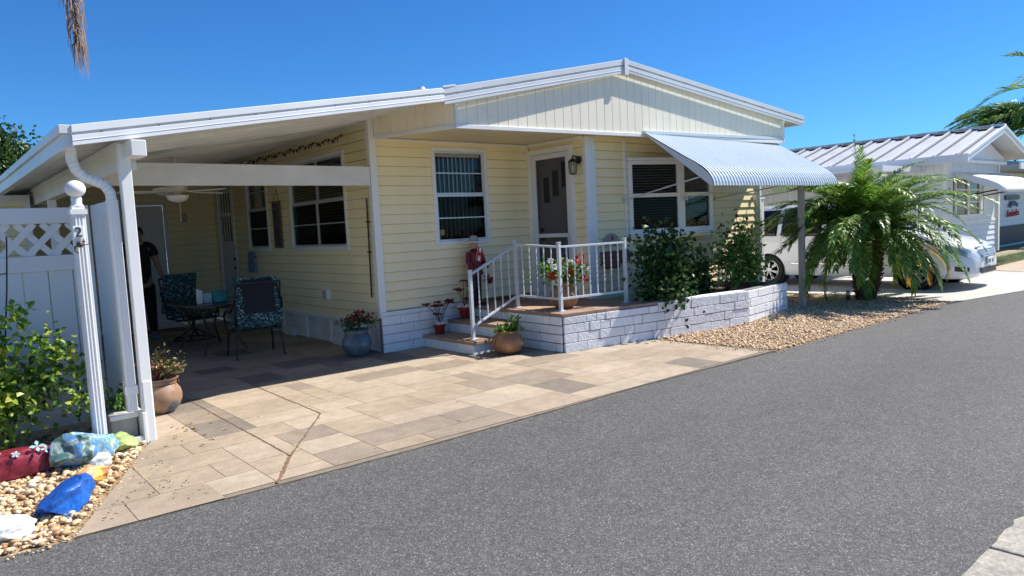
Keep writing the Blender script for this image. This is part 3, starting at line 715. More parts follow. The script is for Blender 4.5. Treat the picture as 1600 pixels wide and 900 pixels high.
fr = MB(); fr.box((.875, .042, 1.30), (.895, .075, 1.42), TD); fr.box((.872, .07, 1.33), (.90, .078, 1.45), TD); fr.build('handle', M['alu'], dr, bevel=.003)
# carport side door with glazed top
def panel_door(T, a0, a1, z0, z1, lites):
    f = MB()
    for b_ in (((a0-.06, -.01, z0), (a0, .03, z1+.06)), ((a1, -.01, z0), (a1+.06, .03, z1+.06)), ((a0, -.01, z1), (a1, .03, z1+.06))): f.box(*b_, T)
    d = f.build('door', M['trim'], house, bevel=.004)
    f = MB(); f.box((a0+.003, -.05, z0+.01), (a1-.003, -.008, z1-.003), T); pnl = f.build('door_panel', M['doorwhite'], d, bevel=.004)
    if lites:
        g = MB(); g.box((a0+.12, -.007, z1-1.05), (a1-.12, -.003, z1-.12), T); g.build('door_light', M['carglass'], pnl)
        g = MB()
        for k in range(5): x = a0+.12+(a1-a0-.24)*k/4; g.box((x-.012, -.004, z1-1.05), (x+.012, .006, z1-.12), T)
        g.box((a0+.108, -.004, z1-1.07), (a1-.108, .007, z1-1.05), T); g.box((a0+.108, -.004, z1-.12), (a1-.108, .007, z1-.10), T); g.box((a0+.11, -.004, z1-.56), (a1-.11, .008, z1-.50), T)
        g.build('muntins', M['trim'], pnl)
    g = MB(); 
    for z in (z0+.95, z0+1.12): g.lathe([(.001, 0), (.028, 0), (.03, .03), (.001, .055)], T @ V((a0+.07, -.008, z)), 12, T.to_3x3().to_4x4() @ Matrix.Rotation(-PI/2, 4, 'X'))
    g.build('handle', M['black'], pnl, smooth=True); return d
panel_door(TS, 5.30, 6.10, .12, 2.62, True); panel_door(TK, 1.82, 2.54, .12, 2.32, False)
# skirting under the carport wall
s = MB(); s.box((4.70, 8.32, -.01), (4.72, 14.5, .37)); sk = s.build('skirting', M['skirt'], house)
s = MB()
for y in (8.33, 8.9, 9.75, 10.6, 11.5, 12.4): s = MB(); s.box((4.685, y, 0), (4.705, y+.06, .36)); s.build('skirting_batten', M['trim'], house)
for (y0_, y1_) in ((9.22, 9.60), (11.0, 11.35)): s = MB(); s.box((4.61, y0_, 0), (4.69, y1_, .15)); s.build('vent_block', M['skirt'], house, bevel=.01)
# step below the back door
s = MB(); s.box((2.95, 14.3, 0), (3.85, 14.55, .10)); s.build('step', M['trim'], house, bevel=.01)
# bay window
BL = [V((8.37, 7.04, 0)), V((9.33, 6.78, 0)), V((10.06, 6.70, 0)), V((10.52, 7.04, 0))]
bay = MB()
def quadbox(mb, P, z0, z1): mb.prism([(p.x, p.y, z0) for p in P], (0, 0, z1-z0))
foot = [BL[0]+V((-.03, 0, 0)), BL[0]+V((-.02, -.03, 0)), BL[1]+V((0, -.04, 0)), BL[2]+V((.02, -.04, 0)), BL[3]+V((.05, 0, 0))]
bp_ = MB(); quadbox(bp_, foot, 1.34, 1.375); by = bp_.build('bay_window', M['trim'], house, bevel=.006); bp_ = MB(); quadbox(bp_, foot, 2.50, 2.545); bp_.build('window_head', M['trim'], by, bevel=.006)
u_ = MB(); quadbox(u_, [BL[0], BL[1], BL[2], BL[3]], 1.30, 1.339); u_.build('bay_floor', M['siding'], by)
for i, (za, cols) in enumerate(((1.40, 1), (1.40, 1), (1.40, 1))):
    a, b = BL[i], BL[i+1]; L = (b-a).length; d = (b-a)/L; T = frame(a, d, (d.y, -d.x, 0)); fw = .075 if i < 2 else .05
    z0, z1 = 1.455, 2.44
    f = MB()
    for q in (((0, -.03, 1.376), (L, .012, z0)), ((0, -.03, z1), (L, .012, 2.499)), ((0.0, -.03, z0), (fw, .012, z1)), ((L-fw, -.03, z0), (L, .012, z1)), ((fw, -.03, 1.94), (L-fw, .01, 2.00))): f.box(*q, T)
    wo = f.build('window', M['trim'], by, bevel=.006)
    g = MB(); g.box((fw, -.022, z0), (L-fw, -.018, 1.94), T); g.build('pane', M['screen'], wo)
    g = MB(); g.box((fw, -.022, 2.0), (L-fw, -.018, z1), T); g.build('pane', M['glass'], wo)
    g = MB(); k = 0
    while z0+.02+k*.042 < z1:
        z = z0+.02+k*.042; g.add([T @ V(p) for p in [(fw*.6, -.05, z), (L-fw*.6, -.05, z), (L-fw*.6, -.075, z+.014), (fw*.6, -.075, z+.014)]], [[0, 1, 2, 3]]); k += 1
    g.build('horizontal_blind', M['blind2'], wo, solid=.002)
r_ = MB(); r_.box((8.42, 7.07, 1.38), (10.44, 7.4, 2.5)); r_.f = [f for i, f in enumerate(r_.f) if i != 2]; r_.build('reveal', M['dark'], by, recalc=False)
# awning
Y0, Z0 = 6.66, 2.845
prof = [(6.66, 2.86), (6.45, 2.735), (6.2, 2.585), (5.95, 2.435), (5.78, 2.34), (5.67, 2.27), (5.59, 2.20), (5.54, 2.13), (5.515, 2.07), (5.505, 2.01)]
X0, X1 = 8.30, 11.92
def axx(y): return 0.02*(6.66-y)
aw = MB(); nr = 48; m = nr*6; rows = []
for j, (y, z) in enumerate(prof):
    a = prof[max(0, j-1)]; b = prof[min(len(prof)-1, j+1)]; t_v = V((0, b[0]-a[0], b[1]-a[1])).normalized(); nn = V((0, t_v.z, -t_v.y)) ; 
    if nn.z < 0: nn = -nn
    row = []
    for i in range(m+1):
        ph = (i % 6)/6; hgt = (.016 if ph < .34 else 0) - (.0 if ph < .67 else .004)
        row.append(V((X0+(X1-X0)*i/m, y, z))+nn*hgt)
    rows.append(row)
k0 = len(aw.v)
for r0 in rows: aw.v += r0
for j in range(len(rows)-1):
    for i in range(m): aw.f.append([k0+j*(m+1)+i, k0+j*(m+1)+i+1, k0+(j+1)*(m+1)+i+1, k0+(j+1)*(m+1)+i])
awn = aw.build('window_awning', M['awn'], house, recalc=False, solid=.003)
for X in (X0-.006, X1+.006):
    s = MB(); poly_ = [(X, y, z) for y, z in prof] + [(X, 5.56, 2.03)]; s.prism(poly_, (.006 if X > 9 else -.006, 0, 0)); s.build('awning_side', M['awnside'], awn)
s = MB(); s.bar((X0-.03, 6.63, 2.865), (X1+.03, 6.52, 2.91), .05, .045); s.bar((X0, 5.515, 2.025), (X1, 5.515, 2.025), .025, .03); s.build('awning_rail', M['awn'], awn, bevel=.003)
for (x, ye, ze) in ((8.24, 5.75, 2.15), (9.36, 5.60, 2.06), (10.6, 5.60, 2.06), (11.85, 5.60, 2.06)):
    s = MB(); yw = 7.03 if x < 9 or x > 10.5 else 6.72
    s.tube([(x, yw, 1.90), (x+.12, ye, ze)], .011, 8); s.box((x-.02, yw-.03, 1.87), (x+.02, yw+.01, 1.94)); s.build('awning_arm', M['alu'], awn)
# steps and porch
st = MB()
def slabs(mb, x0, x1, y0, y1, z0, z1, nx=1, ny=1):
    for i in range(nx):
        for j in range(ny):
            mb.box((x0+(x1-x0)*i/nx+.0015, y0+(y1-y0)*j/ny+.0015, z0), (x0+(x1-x0)*(i+1)/nx-.0015, y0+(y1-y0)*(j+1)/ny-.0015, z1))
slabs(st, 5.27, 5.70, 7.04, 8.18, .125, .170, 1, 3); slabs(st, 5.69, 6.08, 7.04, 8.18, .290, .335, 1, 3)
st2 = MB(); st2.box((5.30, 7.07, -.01), (6.2, 8.18, .124)); st2.box((5.72, 7.07, .12), (6.2, 8.18, .289))
steps = st2.build('entry_steps', M['block'], house, bevel=.008); st.build('tread', M['slab'], steps, bevel=.008)
por = MB(); por.add([(6.08, 6.24, -.02), (7.6, 5.98, -.02), (7.6, 7.06, -.02), (7.45, 8.2, -.02), (6.13, 8.2, -.02), (6.08, 6.24, .45), (7.6, 5.98, .45), (7.6, 7.06, .45), (7.45, 8.2, .45), (6.13, 8.2, .45)],
    [[0,1,6,5],[1,2,7,6],[2,3,8,7],[3,4,9,8],[4,0,5,9],[5,6,7,8,9]])
pb = por.build('porch_base', M['mortar'], house)
mb = MB(); random.seed(8)
dP = (V((9.25, 5.63, 0))-V((6.06, 6.22, 0))); LP = dP.length; dP.normalize()
TP = frame((6.06, 6.22, 0), dP, (dP.y, -dP.x, 0))
blocks(mb, frame((6.10, 8.2, 0), (-.02, -1, 0), (-1, .02, 0)), .0, 1.98, 0, 4, .113, .0, .03, .16, .36)
mb.build('block_facing', M['block'], pb, bevel=.008)
s = MB(); 
for i in range(3):
    for j in range(4):
        a0, a1 = i/3, (i+1)/3; b0, b1 = j/4, (j+1)/4
        def PQ(a, b):
            x = 6.02+(7.62-6.02)*a; yf = 6.19+(5.92-6.19)*a; return V((x+.05*b*(1-a), yf+(8.2-yf)*b, 0))
        q = [PQ(a0+.001, b0+.001), PQ(a1-.001, b0+.001), PQ(a1-.001, b1-.001), PQ(a0+.001, b1-.001)]
        if q[2].x > 7.45 and q[2].y > 7.0: q[2].x = min(q[2].x, 7.46); q[1].x = min(q[1].x, 7.46) if q[1].y > 6.9 else q[1].x
        s.prism([(p.x, p.y, .452) for p in q], (0, 0, .04))
s.build('porch_floor', M['slab'], pb, bevel=.006)
# porch railing
rl = thing('porch_railing', 'white iron porch railing with twisted balusters around the front steps', 'railing', (6.20, 6.42, .49))
Pz = [V((5.42, 7.22, .17)), V((6.27, 7.30, .49)), V((6.22, 6.40, .49)), V((7.33, 6.27, .49))]
tops = [V((5.42, 7.22, 1.06)), V((6.27, 7.30, 1.40)), V((6.22, 6.40, 1.36)), V((7.33, 6.27, 1.36))]
for p_, q_ in zip(Pz, tops):
    s = MB(); s.bar(p_, q_, .042); s.bar(q_, q_+V((0, 0, .012)), .05); s.bar(p_, p_+V((0, 0, .012)), .085); s.build('post', M['rail'], rl, bevel=.003)
s = MB(); bars = []
for i, (l0, l1) in enumerate(((.12, .02), (.14, .14), (.12, .12))):
    a, b = tops[i], tops[i+1]; c, d = Pz[i], Pz[i+1]
    ta, tb = a+V((0, 0, -.05)), b+V((0, 0, -.05 if i else -.06)); ba, bb = c+V((0, 0, .16)), d+V((0, 0, .16))
    s.bar(ta, tb, .042, .026); s.bar(ba, bb, .022, .03)
    nb = [5, 5, 8][i]
    for k in range(nb):
        t = (k+1)/(nb+1); bars.append((ba.lerp(bb, t), ta.lerp(tb, t)))
s.build('rail', M['rail'], rl, bevel=.003)
for (p_, q_) in bars:
    s = MB(); n_ = 22; r0 = .0075; k0 = len(s.v)
    for i in range(n_+1):
        c = p_.lerp(q_, i/n_); tw = 0 if i < 4 or i > n_-4 else (i-4)*.75
        for j in range(4):
            t = tw+PI/2*j+PI/4; s.v.append(c+V((math.cos(t), math.sin(t), 0))*r0*1.35)
    for i in range(n_):
        for j in range(4): s.f.append([k0+i*4+j, k0+i*4+(j+1) % 4, k0+(i+1)*4+(j+1) % 4, k0+(i+1)*4+j])
    s.build('baluster', M['rail'], rl)
# planter wall
pw = thing('planter_wall', 'long low planter wall of white painted blocks below the bay window', 'planter', (7.6, 5.9, 0))
PL = [V((7.6, 6.0, 0)), V((9.25, 5.66, 0)), V((10.63, 5.77, 0)), V((10.70, 7.0, 0))]
mb = MB()
for i in range(3):
    a, b = PL[i], PL[i+1]; d = (b-a).normalized(); n = V((-d.y, d.x, 0))
    if i < 2: n = V((0, 1, 0))
    else: n = V((-1, 0, 0))
    mb.prism([tuple(p) for p in (a+V((0, 0, -.02)), b+V((0, 0, -.02)), b+n*.14+V((0, 0, -.02)), a+n*.14+V((0, 0, -.02)))], (0, 0, .505))
mb.build('mortar_core', M['mortar'], pw)
mb = MB(); blocks(mb, TP, 0, LP+.03, .0, 3, .118, .0, .035, .17, .38)
blocks(mb, TP, 0, 1.53, .354, 1, .096, .0, .035, .17, .38)
blocks(mb, TP, 1.53, LP+.03, .354, 1, .135, .0, .035, .17, .38)
d = (PL[2]-V((9.25, 5.63, 0))).normalized(); Lk = (PL[2]-V((9.25, 5.63, 0))).length
blocks(mb, frame((9.25, 5.63, 0), d, (d.y, -d.x, 0)), .0, Lk, 0, 4, .122, .0, .035, .17, .38)
d = (PL[3]-PL[2]).normalized(); blocks(mb, frame(PL[2], d, (d.y, -d.x, 0)), 0, 1.2, 0, 4, .122, .0, .035, .2, .38)
# cap stones on top
for i in range(14):
    t0, t1 = 1.56+i*.135*0+i*(LP-1.56)/14, 1.56+(i+1)*(LP-1.56)/14
    mb.box((t0+.003, -.14, .486), (t1-.003, -.002, .494), TP)
mb.build('block_facing', M['block'], pw, bevel=.008)
s = MB(); s.prism([(7.62, 6.1, .33), (9.25, 5.8, .33), (10.5, 5.9, .33), (10.55, 7.0, .33), (7.62, 7.0, .33)], (0, 0, .06)); s.build('soil', M['soil'], pw)
# ================================================================= left side: fence, post, shrubs, rocks
fe = thing('vinyl_fence', 'white vinyl privacy fence with a diamond lattice top, left of the carport', 'fence', (-.2, 7.25, 0))
f = MB(); f.box((-1.7, 7.215, 1.82), (1.19, 7.275, 1.955)); f.box((-1.7, 7.215, 1.41), (1.19, 7.275, 1.545)); f.box((-1.7, 7.215, .05), (1.19, 7.275, .18)); f.build('rail', M['whitesat'], fe, bevel=.006)
f = MB(); x = -1.7
while x < 1.15: f.box((x+.003, 7.232, .17), (min(x+.182, 1.187), 7.258, 1.412)); x += .185
f.build('fence_board', M['whitesat'], fe, bevel=.004)
f = MB(); f.box((1.19, 7.19, 0), (1.235, 7.30, 1.97)); f.build('fence_post', M['whitesat'], fe, bevel=.005)
f = MB(); s_ = .165
def lat(sgn, y):
    c = -2.2
    while c < 1.7:
        a = V((c, y, 1.545)); b = V((c+sgn*.25, y, 1.82))
        # clip in x
        if max(a.x, b.x) > -1.7 and min(a.x, b.x) < 1.19:
            pts = [a, b]
            if b.x > 1.19: t = (1.19-a.x)/(b.x-a.x); b = a.lerp(b, t)
            if a.x > 1.19: t = (1.19-b.x)/(a.x-b.x); a = b.lerp(a, t)
            f.bar(a, b, .036, .006, up=(0, 1, 0)) if False else f.bar(a, b, .007, .052, up=(0, 0, 1))
        c += .185
lat(1, 7.240); lat(-1, 7.249); f.build('lattice', M['whitesat'], fe)
g = MB(); g.box((1.25, 6.52, .10), (1.33, 7.20, 1.965)); g.box((1.245, 6.50, .08), (1.335, 6.53, 1.975)); g.box((1.25, 6.53, .04), (1.33, 7.2, .10))
gp = g.build('screen_panel', M['ribwall'], bevel=.005); tag(gp, 'plain tall off-white panel between the fence and the carport downspout', 'panel')
# ball-topped post
BPO = bpy.context.scene; bp = thing('ball_top_post', 'fluted white square post topped with a round ball finial, before the fence', 'post', (1.09, 7.02, 0))
s = MB(); s.box((1.065, 6.965, -.02), (1.15, 7.05, 1.96)); 
for k in range(3):
    x = 1.077+k*.022; s.box((x, 6.960, .02), (x+.012, 6.967, 1.95)); y = 6.977+k*.022; s.box((1.060, y, .02), (1.067, y+.012, 1.95))
s.build('shaft', M['trim'], bp, bevel=.004)
s = MB(); s.box((1.052, 6.952, 1.955), (1.163, 7.063, 1.995)); s.box((1.065, 6.965, 1.995), (1.15, 7.05, 2.02)); s.lathe([(.045, 2.02), (.034, 2.045), (.038, 2.075), (.03, 2.10)], (1.107, 7.007, 0), 20); s.build('cap', M['trim'], bp, smooth=True)
s = MB(); s.lathe([(.068*math.sin(PI*i/16)+1e-4, 2.155-.068*math.cos(PI*i/16)) for i in range(17)], (1.107, 7.007, 0), 28); s.build('ball', M['whitesat'], bp, smooth=True)
pl = thing('number_plaque', 'small metal house number 2 with a bird ornament fixed on the ball-topped post', 'house number', (1.09, 6.95, 1.72))
s = MB(); s.box((1.055, 6.943, 1.76), (1.125, 6.952, 1.86)); s.build('plate', M['whitesat'], pl, bevel=.003)
def digits(body, name, m, parent, loc, size, rot, ext=.003, align='CENTER'):
    c = bpy.data.curves.new(name, 'FONT'); c.body = body; c.size = size; c.extrude = ext; c.align_x = align; c.align_y = 'CENTER'
    o = bpy.data.objects.new(name, c); C.objects.link(o); dg = bpy.context.evaluated_depsgraph_get(); me = bpy.data.meshes.new_from_object(o.evaluated_get(dg))
    bpy.data.objects.remove(o); me.materials.clear(); me.materials.append(m); o = bpy.data.objects.new(name, me); C.objects.link(o)
    o.parent = parent; o.location = V(loc)-(BASE[parent.name] if parent.name in BASE else V((0, 0, 0))); o.rotation_euler = rot; return o
digits('2', 'numeral', M['black'], pl, (1.09, 6.939, 1.812), .10, (PI/2, 0, 0))
s = MB(); s.lathe([(.001, -.03), (.02, -.018), (.026, 0), (.018, .018), (.001, .03)], (1.092, 6.93, 1.725), 12, Matrix.Rotation(1.2, 4, 'Y')); s.lathe([(.001, -.014), (.013, 0), (.001, .014)], (1.115, 6.93, 1.745), 10)
s.bar((1.05, 6.94, 1.705), (1.16, 6.93, 1.725), .006); s.tube([(1.06, 6.94, 1.71), (1.05, 6.92, 1.68), (1.075, 6.92, 1.66)], .006, 6); s.build('bird', M['darkgrey'], pl, smooth=True)
for o_ in (bp, pl): o_.location.x -= .125; o_.location.y -= .865
bp.scale.z = .945; pl.location.z -= .10
s = MB(); s.tube([(.46, 7.0, 0), (.50, 7.0, .7), (.57, 7.0, 1.30), (.60, 7.0, 1.64), (.605, 7.0, 1.72)], .006, 6); s.tube([(.585, 7, 1.42), (.50, 7, 1.415), (.30, 7, 1.40)], .005, 6)
tag(s.build('garden_hook', M['black'], None, smooth=True), 'thin black garden hook rod standing in the leafy bush by the fence', 'garden hook')
# box at foot of carport post
wb = thing('timber_box', 'weathered low wooden box with white edging at the foot of the carport post', 'box', (1.2, 6.6, 0))
s = MB(); s.box((1.10, 6.36, 0), (1.29, 6.9, .23)); s.build('board', M['wood'], wb, bevel=.01)
s = MB(); s.box((1.302, 6.22, -.01), (1.330, 6.92, .25)); s.box((1.09, 6.23, -.01), (1.30, 6.262, .06)); s.box((1.09, 6.33, .20), (1.30, 6.358, .24)); s.build('edging', M['trim'], wb, bevel=.005)
def stems(mb, base, tips, r=.008):
    for t in tips:
        b = V(base)+V((random.gauss(0, .03), random.gauss(0, .03), 0)); t = V(t); m = b.lerp(t, .5)+rv()*.06*(t-b).length
        mb.tube([b, b.lerp(m, .6), m, t], [r, r*.8, r*.6, r*.3], 5, False)
def shrub(name, label, cat, c, rad, base, n, L, W, mt, seed, clumps=16, group=None, extra=None, shell=.35):
    o = thing(name, label, cat, base, group); mb = MB()
    cs = foliage(mb, c, rad, n, L, W, shell, seed=seed, clumps=clumps, zmin=base[2]+.02)
    if extra:
        for (p, k, sp) in extra:
            for i in range(k): leaf(mb, V(p)+V((random.gauss(0, sp), random.gauss(0, sp), random.gauss(0, sp*1.3))), rv()+V((0, 0, .3)), rv()+V((0, 0, .8)), L*random.uniform(.6, 1.1), W*random.uniform(.6, 1.1))
    mb.build('foliage', mt, o, recalc=False)
    s = MB(); random.seed(seed+1); stems(s, base, [p for p, q in cs]); s.build('stem', M['stem'], o, smooth=True); return o
shrub('leafy_shrub', 'sprawling bright green shrub growing before the white fence', 'shrub', (.26, 6.75, .48), (.62, .32, .46), (.3, 6.8, 0), 3900, .060, .052, M['leafyel'], 21, 30,
      extra=[((.86, 6.62, .78), 55, .05), ((.72, 6.62, .82), 60, .06), ((1.02, 6.6, .36), 60, .05), ((.90, 6.6, .38), 40, .05), ((.58, 6.6, 1.10), 40, .045), ((.98, 6.72, .60), 60, .06)])
sm = shrub('flowering_plant', 'small leafy plant with a pink flower beside the ball-topped post', 'plant', (1.20, 6.62, .30), (.13, .14, .22), (1.18, 6.62, 0), 170, .062, .034, M['leafmid'], 33, 9)
s = MB()
for k in range(5): leaf(s, V((1.26, 6.50, .47)), V((math.cos(k*1.26), -.6, math.sin(k*1.26))), V((0, -1, 0)), .035, .03)
s.build('flower', M['pink_petal'], sm, recalc=False)
# painted stones
def rock(name, label, c, half, rot, m, seed, facet=.22, group=None, cuts=4):
    random.seed(seed); bm = bmesh.new(); bmesh.ops.create_icosphere(bm, subdivisions=cuts, radius=1)
    pl_ = [(rv(), random.uniform(.62, .92)) for _ in range(11 if seed != 3 else 0)]
    o_ = V((seed*3.1, 0, 0))
    for v in bm.verts:
        p = v.co.copy()
        if seed == 3: p = V([math.copysign(abs(a)**.42, a) for a in p])*.86
        for n_, d_ in pl_:
            k = p.dot(n_)
            if k > d_: p -= n_*(k-d_)
        p *= 1+noise.noise(v.co*2.2+o_)*facet*.5+noise.noise(v.co*7+o_)*.05+noise.noise(v.co*18+o_)*.018
        v.co = V((p.x*half[0], p.y*half[1], p.z*half[2]))
    me = bpy.data.meshes.new(name); bm.to_mesh(me); bm.free(); me.materials.append(m); me.polygons.foreach_set('use_smooth', [True]*len(me.polygons))
    try: me.set_sharp_from_angle(angle=math.radians(24))
    except Exception: pass
    o = bpy.data.objects.new(name, me); C.objects.link(o); o.location = c; o.rotation_euler = rot; tag(o, label, 'painted rock', group); return o
R_red = ramp_mat('red_painted_stone', [(0, (.10, .008, .015)), (.6, (.24, .02, .035)), (1, (.34, .06, .08))], .35, 'noise', 9, .6, 18, fine=.28, fscale=45)
R_multi = ramp_mat('blue_marbled_stone', [(0, (.02, .05, .05)), (.30, (.10, .22, .20)), (.42, (.48, .52, .42)), (.52, (.10, .30, .62)), (.64, (.16, .40, .75)), (.78, (.20, .34, .28)), (1, (.60, .62, .55))], .5, 'noise', 8, .6, 20, hard=False, fine=.28, fscale=45)
R_green = ramp_mat('green_painted_stone', [(0, (.16, .26, .05)), (1, (.42, .52, .20))], .55, 'noise', 5, .5, fine=.28, fscale=45)
R_blue = ramp_mat('bright_blue_stone', [(0, (.005, .04, .22)), (1, (.01, .15, .62))], .4, 'noise', 2.5, .4, fine=.28, fscale=45)
R_orange = ramp_mat('orange_yellow_stone', [(0, (.55, .20, .05)), (.42, (.80, .45, .25)), (.58, (.85, .62, .10)), (.78, (.55, .16, .03)), (1, (.03, .02, .02))], .5, 'noise', 5, .4, fine=.28, fscale=45)
R_white = ramp_mat('white_painted_stone', [(0, (.50, .60, .66)), (1, (.78, .80, .80))], .6, 'noise', 6, .5, fine=.28, fscale=45)
GR = 'painted rocks in the gravel bed'
ro_ = rock('painted_rock', 'dark red rock painted with flowers and a butterfly, beneath the leafy shrub', (.40, 6.08, .085), (.31, .15, .125), (-.12, .03, .05), R_red, 3, .1, GR)
me = MB()
def blossom(mb, c, r, n, nrm=V((0, -.75, .65))):
    nrm = nrm.normalized(); a = V((1, 0, 0)); b = nrm.cross(a)
    for k in range(n):
        t = 2*PI*k/n; d = a*math.cos(t)+b*math.sin(t); s2 = nrm.cross(d)
        p = V(c); mb.add([p, p+d*r*.6+s2*r*.28, p+d*r, p+d*r*.6-s2*r*.28], [[0, 1, 2, 3]])
a_ = MB(); blossom(a_, (.30, 5.945, .195), .04, 6); blossom(a_, (.22, 5.94, .16), .03, 6); blossom(a_, (.55, 5.945, .20), .05, 4); blossom(a_, (.60, 5.945, .17), .035, 4); blossom(a_, (.42, 5.94, .17), .03, 5)
for v_ in a_.v: v_ -= V((.40, 6.08, .085))
pm = a_.build('painted_flower', mat('pale_blue_paint', (.28, .48, .52), .5, .3, 25), None, recalc=False); pm.parent = ro_
rock('painted_rock', 'large blue and green marbled rock beside the dark red one', (.84, 5.98, .11), (.235, .14, .165), (.1, .1, .3), R_multi, 8, .3, GR)
rock('painted_rock', 'light green painted rock beside the carport post', (1.12, 6.12, .065), (.12, .09, .085), (0, .1, .5), R_green, 12, .35, GR)
rock('painted_rock', 'orange rock with yellow and black patches behind the bright blue rock', (.80, 5.50, .04), (.15, .10, .06), (.1, -.2, .9), R_orange, 15, .3, GR)
rock('painted_rock', 'small plain white rock leaning on the orange one', (.90, 5.74, .05), (.085, .06, .075), (0, -.3, .6), R_white, 16, .3, GR)
rock('painted_rock', 'bright cobalt blue rock nearest the driveway edge', (.59, 5.02, .07), (.19, .115, .105), (.1, -.35, .55), R_blue, 18, .4, GR)
rock('painted_rock', 'pale grey-white rock at the road edge, lowest of the rocks', (.24, 4.78, .05), (.17, .11, .09), (0, .1, .2), R_white, 19, .35, GR)
# fallen leaves
s = MB(); random.seed(4)
for i in range(24):
    x = random.gauss(1.62, .16); y = random.gauss(6.3, .28)
    if x < 1.36: continue
    leaf(s, V((x, y, .012)), V((random.gauss(0, 1), random.gauss(0, 1), 0)), V((0, 0, 1)), random.uniform(.03, .06), .022, curl=0)
for i in range(14): leaf(s, V((random.uniform(1.5, 6), random.uniform(4.6, 7.2), .012)), V((random.gauss(0, 1), random.gauss(0, 1), 0)), V((0, 0, 1)), random.uniform(.012, .03), .012, curl=0)
for i in range(150):
    x = random.uniform(.6, 1.3); leaf(s, V((x, random.uniform(4.6, 6.9), .03)), V((random.gauss(0, 1), random.gauss(0, 1), .1)), V((0, 0, 1)), random.uniform(.015, .035), .012)
o = s.build('fallen_leaves', LG('dry_leaf', [(0, (.16, .09, .04)), (.5, (.40, .34, .10)), (.8, (.30, .36, .08)), (1, (.35, .10, .05))], .1), None, recalc=False); o['kind'] = 'stuff'

# ================================================================= pots
def pot(name, label, cat, c, r, h, prof, m, plant=None, smooth=True, group=None):
    o = thing(name, label, cat, c, group); s = MB()
    P_ = [(r*a, h*b) for a, b in prof]; inner = [(P_[-1][0]-.018, P_[-1][1]), (P_[-1][0]-.022, P_[-1][1]-.05)]
    s.lathe(P_+inner, c, 36); s.build('pot', m, o, smooth=True)
    s = MB(); s.lathe([(P_[-1][0]-.024, -.01), (P_[-1][0]-.024, .0)], (c[0], c[1], c[2]+P_[-1][1]-.045), 20); s.build('soil', M['soil'], o)
    return o
round_ = [(.45, 0), (.62, .03), (.85, .18), (.99, .38), (1.0, .52), (.92, .68), (.76, .80), (.70, .86), (.74, .91), (.88, .96), (.90, 1.0)]
olla = [(.42, 0), (.60, .03), (.86, .16), (1.0, .40), (.99, .58), (.86, .76), (.68, .86), (.66, .92), (.76, 1.0)]
cyl = [(.68, 0), (.72, .02), (.88, .78), (.90, .80), (.98, .81), (1.0, .84), (1.0, 1.0)]
p1 = pot('clay_pot', 'weathered round clay pot with blue paint stains standing beside the carport post', 'potted plant', (1.68, 7.22, .004), .19, .33, round_, M['claydirty'])
s = MB(); foliage(s, (1.70, 7.22, .43), (.19, .17, .13), 620, .040, .020, .2, seed=5, clumps=18, zmin=.30)
for k in range(10):
    q = V((1.85, 7.18, .52))+rv()*.07; leaf(s, q, rv(), V((0, 0, 1)), .03, .015)
s.build('foliage', M['leafmix'], p1, recalc=False)
s = MB(); random.seed(3); stems(s, (1.68, 7.22, .3), [(1.68+random.gauss(0, .11), 7.22+random.gauss(0, .1), random.uniform(.42, .56)) for _ in range(16)], .005); s.build('stem', M['leafred'], p1)
p2 = pot('clay_pot', 'orange terracotta urn with strappy green succulents before the porch steps', 'potted plant', (5.64, 6.80, .004), .205, .29, olla, M['clay'])
s = MB(); random.seed(9)
for k in range(120):
    a = random.uniform(0, 2*PI); c = V((5.64+random.gauss(0, .07), 6.80+random.gauss(0, .07), .27)); d = V((math.cos(a), math.sin(a), random.uniform(.3, 1.6))).normalized(); L = random.uniform(.10, .20); sd = d.cross(V((0, 0, 1))).normalized()*.011
    m1 = c+d*L*.6; t1 = c+d*L-V((0, 0, .03)); s.add([c-sd, c+sd, m1+sd, t1, m1-sd], [[0, 1, 2, 4], [4, 2, 3]])
foliage(s, (5.74, 6.78, .42), (.06, .05, .10), 70, .05, .028, .2, seed=6, clumps=5)
s.build('foliage', M['leafmid'], p2, recalc=False)
for sx in (-1, 1):
    s = MB(); s.tube([(5.64+sx*.185, 6.80, .215), (5.64+sx*.225, 6.80, .20), (5.64+sx*.225, 6.80, .165), (5.64+sx*.20, 6.80, .14)], .012, 8); s.build('handle', M['clay'], p2, smooth=True)
p3 = pot('glazed_pot', 'dull blue glazed pot of dark red foliage at the corner of the carport wall', 'potted plant', (4.36, 8.36, .004), .195, .35, round_, M['bluepot'])
s = MB(); foliage(s, (4.36, 8.36, .45), (.19, .17, .09), 420, .05, .026, .2, seed=15, clumps=14, zmin=.34); s.build('foliage', M['leafdark'], p3, recalc=False)
s = MB(); foliage(s, (4.38, 8.33, .52), (.15, .13, .055), 130, .045, .03, .3, seed=16, clumps=9, zmin=.4); s.build('flower', M['leafred'], p3, recalc=False)
p4 = pot('clay_pot', 'large terracotta urn of red and white geraniums on the porch', 'potted plant', (6.50, 6.62, .494), .19, .33, olla, M['clay'])
s = MB(); foliage(s, (6.47, 6.60, .98), (.27, .24, .17), 620, .058, .05, .35, seed=25, clumps=18, zmin=.80); s.build('foliage', M['leafmid'], p4, recalc=False)
random.seed(31)
def head(nm, mt_, c, r, n=34):
    mb = MB()
    for k in range(n): 
        q = rv(); leaf(mb, V(c)+q*r*.6, q+rv()*.4, rv(), r*.75, r*.7)
    mb.build(nm, mt_, p4, recalc=False)
W_ = MB(); R_ = MB()
